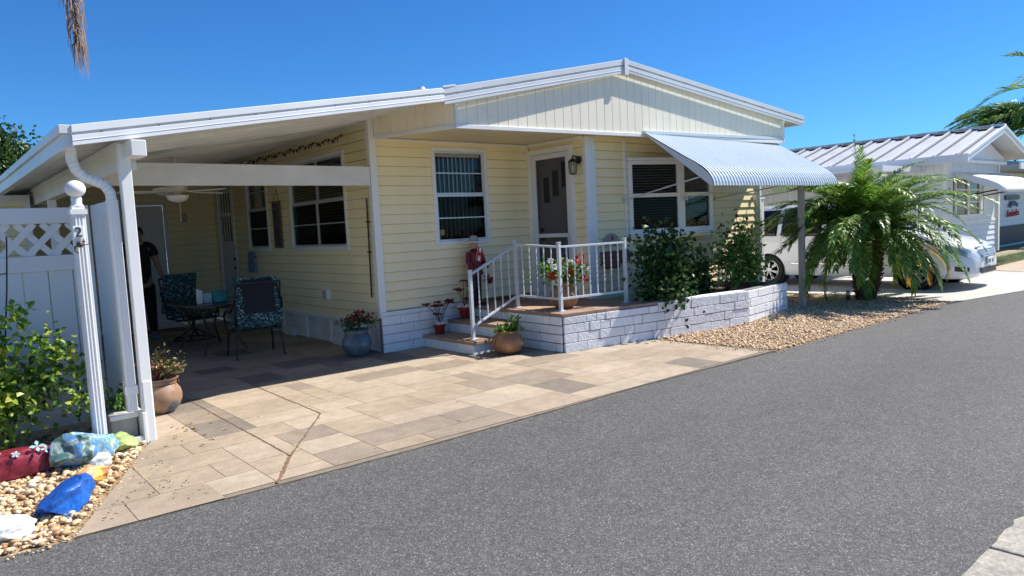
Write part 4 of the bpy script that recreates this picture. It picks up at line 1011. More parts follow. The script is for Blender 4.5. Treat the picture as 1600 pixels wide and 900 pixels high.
for (dx, dy, z, r) in ((-.26, -.05, 1.14, .035), (-.23, -.08, 1.05, .04), (-.17, -.12, .96, .03), (.05, -.1, 1.08, .045), (.31, -.1, .99, .055), (-.22, -.1, .86, .04), (.2, -.14, 1.0, .035), (-.12, -.14, 1.02, .03)): head('white_flower', M['white_petal'], (6.47+dx, 6.60+dy, z), r)
for (dx, dy, z, r) in ((.22, -.1, 1.12, .065), (-.28, -.1, .95, .05), (-.03, -.16, .96, .05), (.24, -.15, .86, .05), (-.08, -.14, .99, .04), (.16, .1, 1.05, .05)): head('red_flower', M['red_petal'], (6.47+dx, 6.60+dy, z), r)
def redplant(label, c, r, h, tips, seed):
    o = pot('red_pot', label, 'potted plant', c, r, h, cyl, M['redpot'], group='red pots on the entry steps'); random.seed(seed)
    s = MB(); f = MB()
    for k in range(30):
        a = 2*PI*k/30; f.add([V(c)+V((math.cos(a)*r*.9, math.sin(a)*r*.9, h-.01)), V(c)+V((math.cos(a+.25)*r*.9, math.sin(a+.25)*r*.9, h-.01)), V(c)+V((math.cos(a+.2)*r*1.35, math.sin(a+.2)*r*1.35, h+random.uniform(.02, .06))), V(c)+V((math.cos(a)*r*1.3, math.sin(a)*r*1.3, h+random.uniform(0, .07)))], [[0, 1, 2, 3]])
    f.build('foil', M['foil'], o, recalc=False)
    lf = MB()
    for t in tips:
        t = V(c)+V(t); b = V(c)+V((random.gauss(0, .015), random.gauss(0, .015), h-.03)); mid = b.lerp(t, .5)+V((0, 0, .05))
        s.tube([b, mid, t], [.006, .005, .004], 5, False)
        for k in range(17):
            a = random.uniform(0, 2*PI); leaf(lf, t, V((math.cos(a), math.sin(a), random.uniform(-.15, .5))), V((0, 0, 1)), random.uniform(.05, .085), .032)
    s.build('stem', M['stem'], o); lf.build('foliage', M['leafred'], o, recalc=False)
redplant('red pot of tall red-leaved stems on the lowest entry step', (5.45, 8.02, .172), .088, .14, [(-.20, 0, .42), (-.10, -.05, .40), (.0, .03, .43), (.12, -.04, .44), (.19, 0, .42), (.22, .03, .44), (-.05, -.04, .28), (.06, .05, .38)], 41)
redplant('red pot of bushier red-leaved stems on the second step, next to the wooden figure', (5.90, 8.02, .337), .10, .16, [(-.17, -.05, .42), (-.08, 0, .40), (.02, .03, .52), (.10, -.04, .50), (.14, 0, .35), (.02, -.06, .27), (.1, -.05, .25), (.14, .03, .44)], 43)

# ================================================================= wooden figure on the porch
mo = thing('wooden_figure', 'painted wooden guard figure in red coat and wide tan hat, standing by the front window', 'garden figure', (6.15, 8.06, .49))
cF = V((6.15, 8.06, 0))
s = MB(); s.tube([cF+V((0, 0, 1.02+.0)), cF+V((0, 0, 1.25)), cF+V((0, 0, 1.30))], [.10, .105, .05], 14); s.tube([cF+V((0, 0, .93)), cF+V((0, 0, 1.03))], [.115, .10], 14)
s.tube([cF+V((-.10, 0, 1.26)), cF+V((-.13, -.02, 1.12)), cF+V((-.10, -.10, 1.03))], [.04, .038, .03], 10); s.tube([cF+V((.10, 0, 1.26)), cF+V((.14, -.02, 1.12)), cF+V((.10, -.10, 1.05))], [.04, .038, .03], 10)
s.build('coat', M['mred'], mo, smooth=True)
s = MB(); s.tube([cF+V((-.045, 0, .53)), cF+V((-.045, 0, .95))], [.035, .05], 10); s.tube([cF+V((.045, 0, .53)), cF+V((.045, 0, .95))], [.035, .05], 10); s.box((6.06, 7.96, .495), (6.24, 8.10, .54)); s.build('trousers', M['black'], mo, smooth=True)
s = MB(); s.lathe([(.055*math.sin(PI*i/10)+1e-3, -.07*math.cos(PI*i/10)) for i in range(11)], cF+V((0, 0, 1.36)), 16); s.build('head', mat('tan_wood', (.45, .28, .18), .6), mo, smooth=True)
s = MB(); s.lathe([(.135, 0), (.14, .006), (.135, .012), (.07, .018), (.066, .05), (.05, .085), (.02, .098), (.001, .10)], cF+V((0, 0, 1.40)), 24); s.build('hat', M['felt'], mo, smooth=True)
s = MB(); s.lathe([(.14, .0), (.143, .006), (.14, .013), (.13, .014)], cF+V((0, 0, 1.398)), 24); s.build('hat_brim', M['trim'], mo, smooth=True)
fl = MB(); T = frame(cF+V((0, 0, 0)), V((1, 0, .35)), (0, -1, 0)); fl.prism([cF+V((-.075, -.125, 1.15)), cF+V((.01, -.13, 1.12)), cF+V((.055, -.12, 1.30)), cF+V((-.02, -.115, 1.33))], (0, -.006, 0)); fl.build('flag', M['white_petal'], mo)
fl = MB(); fl.prism([cF+V((-.075, -.132, 1.15)), cF+V((-.052, -.133, 1.142)), cF+V((.002, -.122, 1.322)), cF+V((-.02, -.121, 1.33))], (0, -.003, 0)); fl.prism([cF+V((-.012, -.137, 1.125)), cF+V((.01, -.137, 1.12)), cF+V((.055, -.127, 1.30)), cF+V((.035, -.127, 1.306))], (0, -.003, 0))
cc = cF+V((-.008, -.134, 1.225)); ml = [(0, .045), (.012, .02), (.03, .025), (.024, .0), (.03, -.012), (.006, -.02), (0, -.04), (-.006, -.02), (-.03, -.012), (-.024, 0), (-.03, .025), (-.012, .02)]
fl.prism([cc+V((x, 0, z)) for x, z in ml], (0, -.003, 0)); fl.build('flag_emblem', M['red_petal'], mo)
s = MB(); s.lathe([(.001, -.03), (.04, -.01), (.04, .01), (.001, .03)], cF+V((.13, -.10, 1.04)), 10); s.lathe([(.001, -.03), (.035, -.01), (.035, .01), (.001, .03)], cF+V((-.02, -.12, 1.03)), 10); s.build('glove', M['barkbrown'], mo, smooth=True)
s = MB(); random.seed(2)
for k in range(22): leaf(s, cF+V((.17, -.08, .86)), rv()+V((.7, 0, 0)), V((0, -1, 0)), .09, .04)
s.build('red_leaves', M['leafred'], mo, recalc=False)

# ================================================================= things on the walls
wl = thing('wall_lantern', 'black wall lantern with clear panes beside the front door', 'lamp', (7.44, 7.15, 2.50))
L0 = V((7.30, 7.15, 0))
s = MB(); s.lathe([(.001, 0), (.055, .0), (.058, .02), (.03, .035), (.001, .036)], (7.435, 7.15, 2.50), 16, Matrix.Rotation(-PI/2, 4, 'Y')); s.tube([(7.42, 7.15, 2.50), (7.37, 7.15, 2.55), (7.31, 7.15, 2.56), (7.30, 7.15, 2.53)], .010, 8); s.build('bracket', M['black'], wl, smooth=True)
s = MB(); s.lathe([(.068, 0), (.05, .03), (.015, .05), (.01, .07)], L0+V((0, 0, 2.47)), 6); s.lathe([(.03, 0), (.055, .015)], L0+V((0, 0, 2.29)), 6)
for k in range(6):
    a = PI*k/3; s.bar(L0+V((.05*math.cos(a), .05*math.sin(a), 2.30)), L0+V((.065*math.cos(a), .065*math.sin(a), 2.475)), .007)
s.build('lantern_cage', M['black'], wl)
s = MB(); s.lathe([(.047, 0), (.061, .17)], L0+V((0, 0, 2.302)), 6); s.build('lantern_pane', glass('lantern_glass', (.85, .85, .8), .4), wl)
s = MB(); s.lathe([(.012, 0), (.02, .04), (.012, .08), (.001, .09)], L0+V((0, 0, 2.33)), 10); s.build('bulb', M['tissue'], wl, smooth=True)
pq = thing('wall_plaque', 'arched cream plaque with a rose hanging on the wall behind the railing', 'wall decoration', (7.92, 7.03, 1.3))
s = MB(); pts = [(7.76, 7.035, 1.24), (8.10, 7.035, 1.24), (8.10, 7.035, 1.33)] + [(7.93+.14*math.cos(t), 7.035, 1.335+.09*math.sin(t)) for t in [PI*i/10 for i in range(11)]] + [(7.76, 7.035, 1.33)]
s.prism(pts, (0, -.022, 0)); s.build('plaque', M['felt'], pq, bevel=.004)
s = MB(); blossom(s, (7.93, 7.008, 1.35), .04, 6, V((0, -1, 0))); 
for x in (7.82, 7.88, 7.98, 8.04): s.box((x-.012, 7.008, 1.255), (x+.012, 7.012, 1.30))
s.build('rose', M['signred'], pq)
s = MB(); s.prism([(7.63+.03*(1-math.cos(t)), 7.03, 1.06+.10*math.sin(t)) for t in [PI/2+PI*i/6 for i in range(7)]] + [(8.28+.04*math.cos(t), 7.03, 1.06+.10*math.sin(t)) for t in [-PI/2+PI*i/6 for i in range(7)]], (0, -.03, 0))
s.box((7.74, 6.98, .90), (8.06, 7.0, 1.16)); 
tag(s.build('wooden_sign', M['barkbrown'], None, bevel=.004), 'brown carved wooden board hanging below the cream plaque behind the railing', 'wall decoration')
ho = thing('stained_glass_panel', 'narrow dark stained glass panel hanging between the two carport windows', 'wall decoration', (4.66, 11.42, 1.45))
s = MB(); s.box((4.655, 11.29, 1.46), (4.664, 11.55, 2.17)); s.build('glass_panel', M['stain'], ho)
s = MB(); s.box((4.648, 11.27, 1.43), (4.672, 11.295, 2.20)); s.box((4.648, 11.545, 1.43), (4.672, 11.57, 2.20)); s.box((4.648, 11.295, 1.43), (4.672, 11.545, 1.46)); s.box((4.648, 11.295, 2.17), (4.672, 11.545, 2.20)); s.build('frame', M['barkbrown'], ho)
s = MB(); s.tube([(4.66, 11.29, 2.20), (4.68, 11.42, 2.40), (4.66, 11.55, 2.20)], .004, 5); s.build('hanger', M['brown'], ho)
mg = MB()
for k, z in enumerate((1.25, 1.12, 1.0)): mg.box((4.64-.006*k, 12.52, z), (4.68, 12.82, z+.12)); 
tag(mg.build('print_rack', M['blueframe'], None, bevel=.004), 'blue and white stacked print rack on the carport wall behind the chairs', 'wall decoration')
mt = thing('outlet_box', 'grey outdoor socket box low on the carport wall near the blue glazed pot', 'socket box', (4.68, 9.77, .73))
s = MB(); s.box((4.63, 9.69, .645), (4.69, 9.87, .80)); s.build('housing', M['trim'], mt, bevel=.008); s = MB(); s.box((4.622, 9.72, .665), (4.632, 9.84, .78)); s.build('cover', M['alu'], mt, bevel=.006)
s = MB(); s.tube([(4.655, 8.42, .74), (4.655, 8.40, 1.3), (4.655, 8.38, 2.06)], .011, 8); s.bar((4.63, 8.40, 1.35), (4.69, 8.40, 1.35), .02); s.bar((4.63, 8.39, 1.75), (4.69, 8.39, 1.75), .02)
tag(s.build('black_pole', M['black'], None), 'thin black pole clipped upright beside the corner trim of the carport wall', 'pole')
s = MB(); s.tube([(4.10+.05*math.cos(t), 14.56, 2.09+.06*math.sin(t)) for t in [2*PI*i/10 for i in range(11)]], .018, 6); s.tube([(4.05, 14.56, 2.0), (4.16, 14.56, 2.0)], .012, 6)
tag(s.build('round_ornament', M['wood'], None, smooth=True), 'small round ornament on the back wall of the carport below the fan', 'wall decoration')
# string lights
sl = thing('string_lights', 'dark string of unlit fairy lights draped along the carport ceiling edge', 'string lights', (4.62, 11, 3.0))
w_ = MB(); bl = MB(); random.seed(6); pts = []
for i in range(60):
    y = 8.9+4.3*i/59; pts.append(V((4.60, y, 2.96-.05*abs(math.sin(i*.55))-.0*i)))
w_.tube(pts, .006, 5)
for p in pts:
    for k in range(2): q = p+V((random.gauss(0, .012), random.gauss(0, .03), 0)); bl.tube([q, q+V((random.gauss(0, .01), random.gauss(0, .01), -.045))], [.008, .004], 5)
w_.build('wire', M['black'], sl); bl.build('bulbs', M['black'], sl)
# ceiling fan
fn = thing('ceiling_fan', 'white ceiling fan with a bowl light hanging under the carport roof', 'ceiling fan', (2.62, 9.5, 2.69))
c = V((2.62, 9.5, 0)); zc = rt(2.62)-.11
s = MB(); s.lathe([(.06, zc-.03), (.06, zc)], c, 16); s.tube([c+V((0, 0, 2.36)), c+V((0, 0, zc))], .014, 10); s.build('downrod', M['cream'], fn)
s = MB(); s.lathe([(.03, 2.36), (.10, 2.355), (.125, 2.33), (.125, 2.27), (.10, 2.24), (.05, 2.225), (.05, 2.20), (.001, 2.20)][::-1], c, 28); s.build('motor', M['cream'], fn, smooth=True)
s = MB(); s.lathe([(.13*math.sin(PI/2*i/8)+.001, 2.19-.085*math.cos(PI/2*i/8)) for i in range(9)], c, 28); s.build('lamp_shade', M['tissue'], fn, smooth=True)
for k in range(5):
    a = .35+2*PI*k/5; T = Matrix.Translation(c+V((0, 0, 2.235))) @ Matrix.Rotation(a, 4, 'Z') @ Matrix.Rotation(.18, 4, 'X')
    s = MB(); s.prism([T @ V(p) for p in [(.20, -.05, 0), (.62, -.065, 0), (.655, -.04, 0), (.655, .04, 0), (.62, .065, 0), (.20, .05, 0)]], T.to_3x3() @ V((0, 0, .007))); b_ = s.build('blade', M['trim'], fn)
    s = MB(); s.bar(T @ V((.09, 0, .01)), T @ V((.25, 0, .0)), .03, .008); s.build('blade_bracket', M['cream'], b_)
s = MB(); s.tube([c+V((.02, 0, 2.12)), c+V((.02, 0, 1.90))], .003, 5); s.lathe([(.001, 0), (.010, .012), (.001, .035)], c+V((.02, 0, 1.87)), 8); s.build('pull_chain', M['cream'], fn)

# ================================================================= patio furniture
tb = thing('patio_table', 'oval smoked glass patio table with black metal legs under the carport', 'table', (3.30, 10.85, 0))
c = V((3.30, 10.85, 0)); 
s = MB(); s.prism([c+V((.52*math.cos(t), .80*math.sin(t), .705)) for t in [2*PI*i/40 for i in range(40)]], (0, 0, .010)); s.build('table_top', M['tglass'], tb)
s = MB(); s.tube([c+V((.53*math.cos(t), .81*math.sin(t), .705)) for t in [2*PI*i/40 for i in range(41)]], .016, 8); s.tube([c+V((.30*math.cos(t), .45*math.sin(t), .64)) for t in [2*PI*i/20 for i in range(21)]], .012, 6); s.build('frame', M['brown'], tb, smooth=True)
for sx in (-1, 1):
    for sy in (-1, 1):
        s = MB(); s.tube([c+V((sx*.40, sy*.62, .69)), c+V((sx*.24, sy*.45, .55)), c+V((sx*.17, sy*.40, .32)), c+V((sx*.30, sy*.60, .01))], .017, 8); s.build('leg', M['brown'], tb, smooth=True)
def cushion(mb, T, w_, d_, h_, nx=8, ny=8):
    def P(i, j, top):
        u, v = i/nx*2-1, j/ny*2-1; e = (1-abs(u)**4)*(1-abs(v)**4)
        return T @ V((u*w_/2, v*d_/2, (h_/2*(.35+.65*e) if top else -h_/2*(.35+.65*e))*(1+.06*math.sin(u*9)*math.sin(v*7))))
    for top in (True, False):
        k = len(mb.v)
        for j in range(ny+1):
            for i in range(nx+1): mb.v.append(P(i, j, top))
        for j in range(ny):
            for i in range(nx): a = k+j*(nx+1)+i; mb.f.append([a, a+1, a+nx+2, a+nx+1])
    k1 = len(mb.v)-2*(nx+1)*(ny+1); k2 = k1+(nx+1)*(ny+1)
    for i in range(nx):
        mb.f.append([k1+i, k1+i+1, k2+i+1, k2+i]); a = ny*(nx+1)+i; mb.f.append([k1+a, k1+a+1, k2+a+1, k2+a])
    for j in range(ny):
        a = j*(nx+1); b = a+nx+1; mb.f.append([k1+a, k1+b, k2+b, k2+a]); a += nx; b += nx; mb.f.append([k1+a, k1+b, k2+b, k2+a])
def chair(label, loc, rz, swivel):
    o = thing('patio_chair', label, 'chair', (0, 0, 0), 'cushioned chairs around the patio table')
    s = MB(); cushion(s, Matrix.Translation((0, 0, .44)), .56, .54, .13); s.build('seat', M['cushion'], o, smooth=True)
    B = Matrix.Translation((0, -.30, .77)) @ Matrix.Rotation(-PI/2-.22, 4, 'X')
    s = MB(); cushion(s, B @ Matrix.Translation((0, 0, -.02)), .57, .64, .15); s.build('backrest', M['cushion'], o, smooth=True)
    s = MB(); s.prism([B @ V(p) for p in [(-.20, -.28, -.115), (.20, -.28, -.115), (.20, .17, -.115), (-.20, .17, -.115)]], B.to_3x3() @ V((0, 0, .012))); s.build('back_panel', M['chairback'], o)
    s = MB()
    for sx in (-1, 1):
        s.tube([(sx*.29, .24, .36), (sx*.30, -.22, .38), (sx*.285, -.27, .55), (sx*.285, -.40, 1.02)], .014, 8)
        s.tube([(sx*.31, .24, .36), (sx*.335, .22, .56), (sx*.335, .10, .64), (sx*.335, -.22, .65), (sx*.30, -.36, .80)], .015, 8)
    s.tube([(-.285, -.40, 1.02), (0, -.425, 1.03), (.285, -.40, 1.02)], .014, 8); s.tube([(-.29, .24, .36), (.29, .24, .36)], .013, 8); s.tube([(-.30, -.22, .38), (.30, -.22, .38)], .013, 8)
    s.build('arm_frame', M['black'], o, smooth=True)
    if swivel:
        s = MB(); s.tube([(0, 0, .12), (0, 0, .36)], .03, 12); s.bar((-.28, 0, .345), (.28, 0, .345), .04, .03); s.build('swivel', M['black'], o)
        for k in range(4):
            a = PI/4+PI/2*k; s = MB(); s.tube([(0, 0, .20), (.15*math.cos(a), .15*math.sin(a), .12), (.33*math.cos(a), .33*math.sin(a), .015)], .014, 8); s.build('leg', M['black'], o, smooth=True)
        s = MB(); s.tube([(.30*math.cos(t), .30*math.sin(t), .03) for t in [2*PI*i/20 for i in range(21)]], .011, 6); s.build('base_ring', M['black'], o)
    else:
        for sx in (-1, 1):
            for sy in (-1, 1):
                s = MB(); s.tube([(sx*.29, sy*.22, .37), (sx*.30, sy*.25, .20), (sx*.31, sy*.30, .005)], .013, 8); s.build('leg', M['black'], o, smooth=True)
    o.location = loc; o.rotation_euler = (0, 0, rz); return o
chair('teal patterned cushioned chair seen from behind, nearest on the carport floor', (3.50, 9.66, 0), -.12, False)
chair('teal patterned swivel rocking chair facing out on the far side of the patio table', (3.42, 12.15, 0), PI+.30, True)
# on the table
s = MB(); s.lathe([(.09, 0), (.10, .005), (.12, .15), (.122, .155), (.112, .155), (.11, .01)], (3.36, 10.55, .717), 28)
for k in range(6): s.tube([(3.36+(.103+.003*k)*math.cos(t), 10.55+(.103+.003*k)*math.sin(t), .735+k*.024) for t in [2*PI*i/24 for i in range(25)]], .008, 5)
tag(s.build('round_basket', M['teal'], None, smooth=True), 'round teal woven basket on the patio table', 'basket')
s = MB(); s.box((3.13, 10.50, .717), (3.24, 10.62, .86)); tag(s.build('napkin_box', M['lightblue'], None, bevel=.006), 'pale blue square box beside the teal basket on the table', 'box')
s = MB(); s.prism([(3.05, 10.52, .717), (3.12, 10.52, .717), (3.125, 10.53, .90), (3.06, 10.54, .93)], (.0, .08, 0)); tag(s.build('napkins', M['tissue'], None, bevel=.01), 'stand of white paper napkins at the left end of the pale blue box', 'napkins')
dm = MB(); dm.box((3.05, 13.7, .004), (3.75, 14.15, .02)); tag(dm.build('door_mat', M['barkbrown'], None, bevel=.004), 'brown doormat in front of the white back door', 'doormat')

# ================================================================= person in the carport
pr = thing('person', 'person in a black t-shirt and dark trousers standing half hidden behind the carport post', 'person', (2.90, 13.0, 0))
def skin_obj(name, pts, edges, radii, m, parent, root=0, lvl=2):
    me = bpy.data.meshes.new(name); off = BASE.get(parent.name, V((0, 0, 0))); me.from_pydata([tuple(V(p)-off) for p in pts], edges, [])
    o = bpy.data.objects.new(name, me); C.objects.link(o); o.parent = parent
    md = o.modifiers.new('skin', 'SKIN'); md.use_smooth_shade = True
    for i, v in enumerate(me.skin_vertices[0].data):
        r = radii[i]; v.radius = r if isinstance(r, tuple) else (r, r); v.use_root = (i == root)
    sb = o.modifiers.new('sub', 'SUBSURF'); sb.levels = lvl; sb.render_levels = lvl
    dg = bpy.context.evaluated_depsgraph_get(); m2 = bpy.data.meshes.new_from_object(o.evaluated_get(dg)); m2.polygons.foreach_set('use_smooth', [True]*len(m2.polygons))
    o.modifiers.clear(); o.data = m2; m2.materials.clear(); m2.materials.append(m); return o
q = lambda x, y, z: (2.90+x, 13.0+y, z)
pts = [q(0, 0, .98), q(0, 0, 1.18), q(0, .01, 1.42), q(0, .02, 1.56), q(0, .0, 1.66), q(0, -.015, 1.76), q(0, -.01, 1.86),
       q(.20, .02, 1.55), q(.26, -.02, 1.26), q(.305, -.10, 1.02), q(-.20, .02, 1.55), q(-.26, 0, 1.26), q(-.27, -.06, 1.00),
       q(.10, 0, .92), q(.11, -.01, .52), q(.12, .02, .12), q(.13, -.09, .05), q(-.10, 0, .92), q(-.12, 0, .52), q(-.13, .02, .12), q(-.14, -.09, .05), q(.31, -.115, .955), q(-.27, -.075, .94)]
E_ = [(0, 1), (1, 2), (2, 3), (3, 4), (4, 5), (5, 6), (3, 7), (7, 8), (8, 9), (3, 10), (10, 11), (11, 12), (0, 13), (13, 14), (14, 15), (15, 16), (0, 17), (17, 18), (18, 19), (19, 20), (9, 21), (12, 22)]
Rr = [(.15, .11), (.145, .105), (.165, .11), (.13, .09), .055, (.082, .095), (.078, .09), .065, .048, .034, .065, .048, .034, .095, .062, .042, .04, .095, .062, .042, .04, .038, .038]
body = skin_obj('body', pts, E_, Rr, M['skin'], pr)
for sgn, hb in ((1, V(q(.31, -.115, .955))), (-1, V(q(-.27, -.075, .94)))):
    mb = MB()
    for k in range(4):
        o_ = V((sgn*.004, -.03+.02*k, -.03)); L = (.065, .075, .08, .062)[k]
        mb.tube([hb+o_, hb+o_+V((0, -.002, -L*.5)), hb+o_+V((-sgn*.014, -.006, -L))], [.0095, .009, .0065], 8)
    mb.tube([hb+V((-sgn*.01, -.035, .01)), hb+V((-sgn*.025, -.06, -.02)), hb+V((-sgn*.025, -.065, -.05))], [.012, .010, .008], 8)
    mb.build('fingers', M['skin'], pr, smooth=True)
shirt_p = [q(0, 0, .87), q(0, 0, 1.18), q(0, .01, 1.42), q(0, .02, 1.60), q(.20, .02, 1.555), q(.245, .0, 1.38), q(-.20, .02, 1.555), q(-.245, .0, 1.38)]
skin_obj('t_shirt', shirt_p, [(0, 1), (1, 2), (2, 3), (3, 4), (4, 5), (3, 6), (6, 7)], [(.185, .145), (.175, .13), (.19, .13), (.11, .085), .085, .078, .085, .078], M['blackcloth'], pr)
skin_obj('trousers', [q(0, 0, 1.0), q(.10, 0, .88), q(.115, 0, .50), q(.125, .02, .10), q(-.10, 0, .88), q(-.125, 0, .50), q(-.135, .02, .10)], [(0, 1), (1, 2), (2, 3), (0, 4), (4, 5), (5, 6)], [(.175, .135), .118, .088, .068, .118, .088, .068], M['blackcloth'], pr)
mb = MB(); mb.lathe([(.096*math.sin(PI*i/12)+1e-4, -.11*math.cos(PI*i/12)) for i in range(4, 13)], q(0, .012, 1.80), 20); mb.build('hair', M['hair'], pr, smooth=True)
mb = MB()
for sx in (-1, 1): mb.lathe([(.001, -.008), (.012, 0), (.001, .008)], q(sx*.032, -.098, 1.80), 8)
mb.build('eyes', M['black'], pr)
mb = MB(); mb.tube([q(0, -.10, 1.80), q(0, -.125, 1.765), q(0, -.10, 1.755)], [.008, .014, .01], 8); mb.tube([q(-.025, -.098, 1.722), q(0, -.105, 1.720), q(.025, -.098, 1.722)], .006, 6)
for sx in (-1, 1): mb.lathe([(.001, -.03), (.012, 0), (.001, .03)], q(sx*.088, 0, 1.785), 8)
mb.build('face', M['skin'], pr, smooth=True)
for sx in (-1, 1):
    mb = MB(); mb.tube([q(sx*.125, .06, .055), q(sx*.13, -.05, .055), q(sx*.14, -.19, .045), q(sx*.14, -.23, .04)], [.045, .052, .048, .025], 12, sq=.8); mb.build('shoe', M['blueshoe'], pr, smooth=True)
# wall-side storage shed beyond the fence
sh = thing('storage_shed', 'yellow lap-sided storage shed at the back left of the carport behind the fence', 'shed', (.6, 12.9, 0))
mb = MB(); Tq = frame((-1.6, 11.4, 0), (1, 0, 0), (0, -1, 0)); lap(mb, Tq, 0, 2.85, 0, 2.32, Hs); lap(mb, frame((1.25, 11.4, 0), (0, 1, 0), (1, 0, 0)), 0, 3.2, 0, 2.32, Hs); mb.box((-1.6, 11.41, 0), (1.24, 14.6, 2.3)); mb.build('wall', M['siding'], sh, recalc=False); LAP_SHADE.build('siding_shadow_line', M['lapshade'], sh, recalc=False); LAP_SHADE = MB()
mb = MB(); mb.box((1.2, 11.36, 0), (1.28, 11.44, 2.33)); mb.box((-1.6, 11.37, 2.25), (1.2, 11.40, 2.33)); mb.box((-.1, 11.36, 1.15), (.9, 11.39, 2.1)); mb.build('trim', M['trim'], sh)
mb = MB(); mb.box((-.04, 11.35, 1.21), (.84, 11.362, 2.04)); mb.build('window', M['carglass'], sh)
# ================================================================= planter bushes, post, light
shrub('hibiscus_bush', 'tallest dark green bush spilling over the planter wall beside the porch', 'bush', (8.00, 6.14, .84), (.40, .32, .56), (8.05, 6.4, .39), 2900, .082, .066, M['leafdark'], 51, 30, 'bushes in the block planter',
      extra=[((7.75, 6.0, .52), 170, .11), ((7.92, 5.99, .54), 170, .10), ((7.95, 6.0, .66), 220, .15), ((7.98, 6.25, 1.42), 30, .07), ((8.25, 6.2, 1.35), 26, .06), ((7.6, 6.15, .6), 60, .12)])
shrub('hibiscus_bush', 'lower rounded dark green bush in the middle of the block planter', 'bush', (8.98, 6.42, .70), (.34, .26, .34), (8.95, 6.5, .39), 1100, .085, .068, M['leafdark'], 52, 14, 'bushes in the block planter', extra=[((9.15, 6.35, 1.02), 26, .07), ((8.8, 6.35, 1.08), 22, .06)])
b3 = shrub('hibiscus_bush', 'sunlit bright green bush with red-tipped stalks at the far end of the planter', 'bush', (10.12, 6.30, .85), (.46, .30, .42), (10.0, 6.45, .39), 1500, .080, .050, M['leafmid'], 53, 18, 'bushes in the block planter',
      extra=[((9.72, 6.3, 1.25), 26, .09), ((10.2, 6.3, 1.30), 34, .10), ((10.5, 6.3, 1.20), 40, .10), ((10.15, 6.3, 1.5), 9, .05), ((9.6, 6.3, 1.02), 30, .09)])
s = MB(); random.seed(77); f = MB()
for (x, z) in ((9.68, 1.42), (10.12, 1.55), (10.42, 1.50), (10.55, 1.28), (9.85, 1.3), (10.25, 1.35)):
    s.tube([(10.0+(x-10)*.3, 6.35, .7), (x, 6.3, z)], [.006, .004], 5)
    for k in range(9): leaf(f, V((x, 6.3, z)), rv()*.4+V((0, 0, 1)), rv(), .07, .02)
    for k in range(14): t = random.uniform(.35, .95); leaf(f if False else f, V((10.0+(x-10)*(.3+.7*t), 6.32, .7+(z-.7)*t)), rv(), V((0, 0, 1)), .01, .01)
s.build('stalk', M['stem'], b3); f.build('red_tip', M['leafred'], b3, recalc=False)
s = MB(); s.box((11.15, 5.73, -.02), (11.235, 5.815, 2.34)); s.box((11.13, 5.71, 2.26), (11.255, 5.835, 2.30))
tag(s.build('support_post', M['wood'], None, bevel=.006), 'grey square wooden post rising from the gravel to the window awning', 'post')
sl_ = thing('path_light', 'small black and silver solar light in the gravel by the palm trunk', 'garden light', (12.52, 5.62, 0))
s = MB(); s.tube([(12.52, 5.62, -.02), (12.52, 5.62, .10)], .032, 14); s.build('base', M['black'], sl_, smooth=True)
s = MB(); s.tube([(12.52, 5.62, .10), (12.52, 5.62, .155)], .034, 14); s.build('lens', M['alu'], sl_, smooth=True); s = MB(); s.lathe([(.04, .155), (.04, .17), (.001, .18)], (12.52, 5.62, 0), 14); s.build('cap', M['black'], sl_, smooth=True)
vf = thing('vinyl_fence', 'plain white vinyl fence end standing between the yellow house and the van', 'fence', (12.6, 7.3, 0))
s = MB(); s.box((12.50, 7.28, -.02), (12.66, 7.44, 1.88)); s.box((12.485, 7.265, 1.88), (12.675, 7.455, 1.91)); s.build('fence_post', M['whitesat'], vf, bevel=.006)
s = MB(); s.box((12.56, 7.44, .05), (12.60, 11.0, 1.80)); s.build('fence_panel', M['whitesat'], vf)

# ================================================================= palms
def frond(mb, base, az, el0, L, droop, nl, ll, lw, rmb=None, rr=.010, vee=.5, hang=.25, jit=.12):
    p = V(base); pts = [p.copy()]; n = 16; el = el0; tw = az
    for i in range(n):
        el = el0 - droop*((i+1)/n)**1.25; d = V((math.cos(tw)*math.cos(el), math.sin(tw)*math.cos(el), math.sin(el)))
        p = p + d*L/n; pts.append(p.copy()); tw += random.gauss(0, .012)
    if rmb is not None: rmb.tube(pts, [rr*(1-.8*i/n) for i in range(n+1)], 5, False)
    for i in range(nl):
        t = .10+.90*(i+random.uniform(-.3, .3))/(nl-1); t = max(.05, min(t, 1)); k = min(int(t*n), n-1); fr_ = t*n-k; c = pts[k].lerp(pts[k+1], fr_); d = (pts[k+1]-pts[k]).normalized()
        sd = d.cross(V((0, 0, 1)))
        if sd.length < .05: sd = V((-math.sin(az), math.cos(az), 0))
        sd.normalize(); up = sd.cross(d)
        ln = ll*(math.sin(PI*min(1, .12+.84*t)**.8)*.75+.28)*random.uniform(.85, 1.12)
        for s_ in (-1, 1):
            dd = (sd*s_*(1-.45*t)+d*(.35+.75*t)+up*vee*random.uniform(.4, 1.2)+rv()*jit).normalized()
            q1 = c+dd*ln*.5; d2 = (dd+V((0, 0, -1))*(hang+.5*random.random()*hang)).normalized(); q2 = q1+d2*ln*.5
            wv = dd.cross(up).normalized(); wv = (wv+up*random.uniform(-.4, .4)).normalized()*lw*.5
            mb.add([c-wv*.6, c+wv*.6, q1+wv, q1-wv, q2], [[0, 1, 2, 3], [3, 2, 4]])
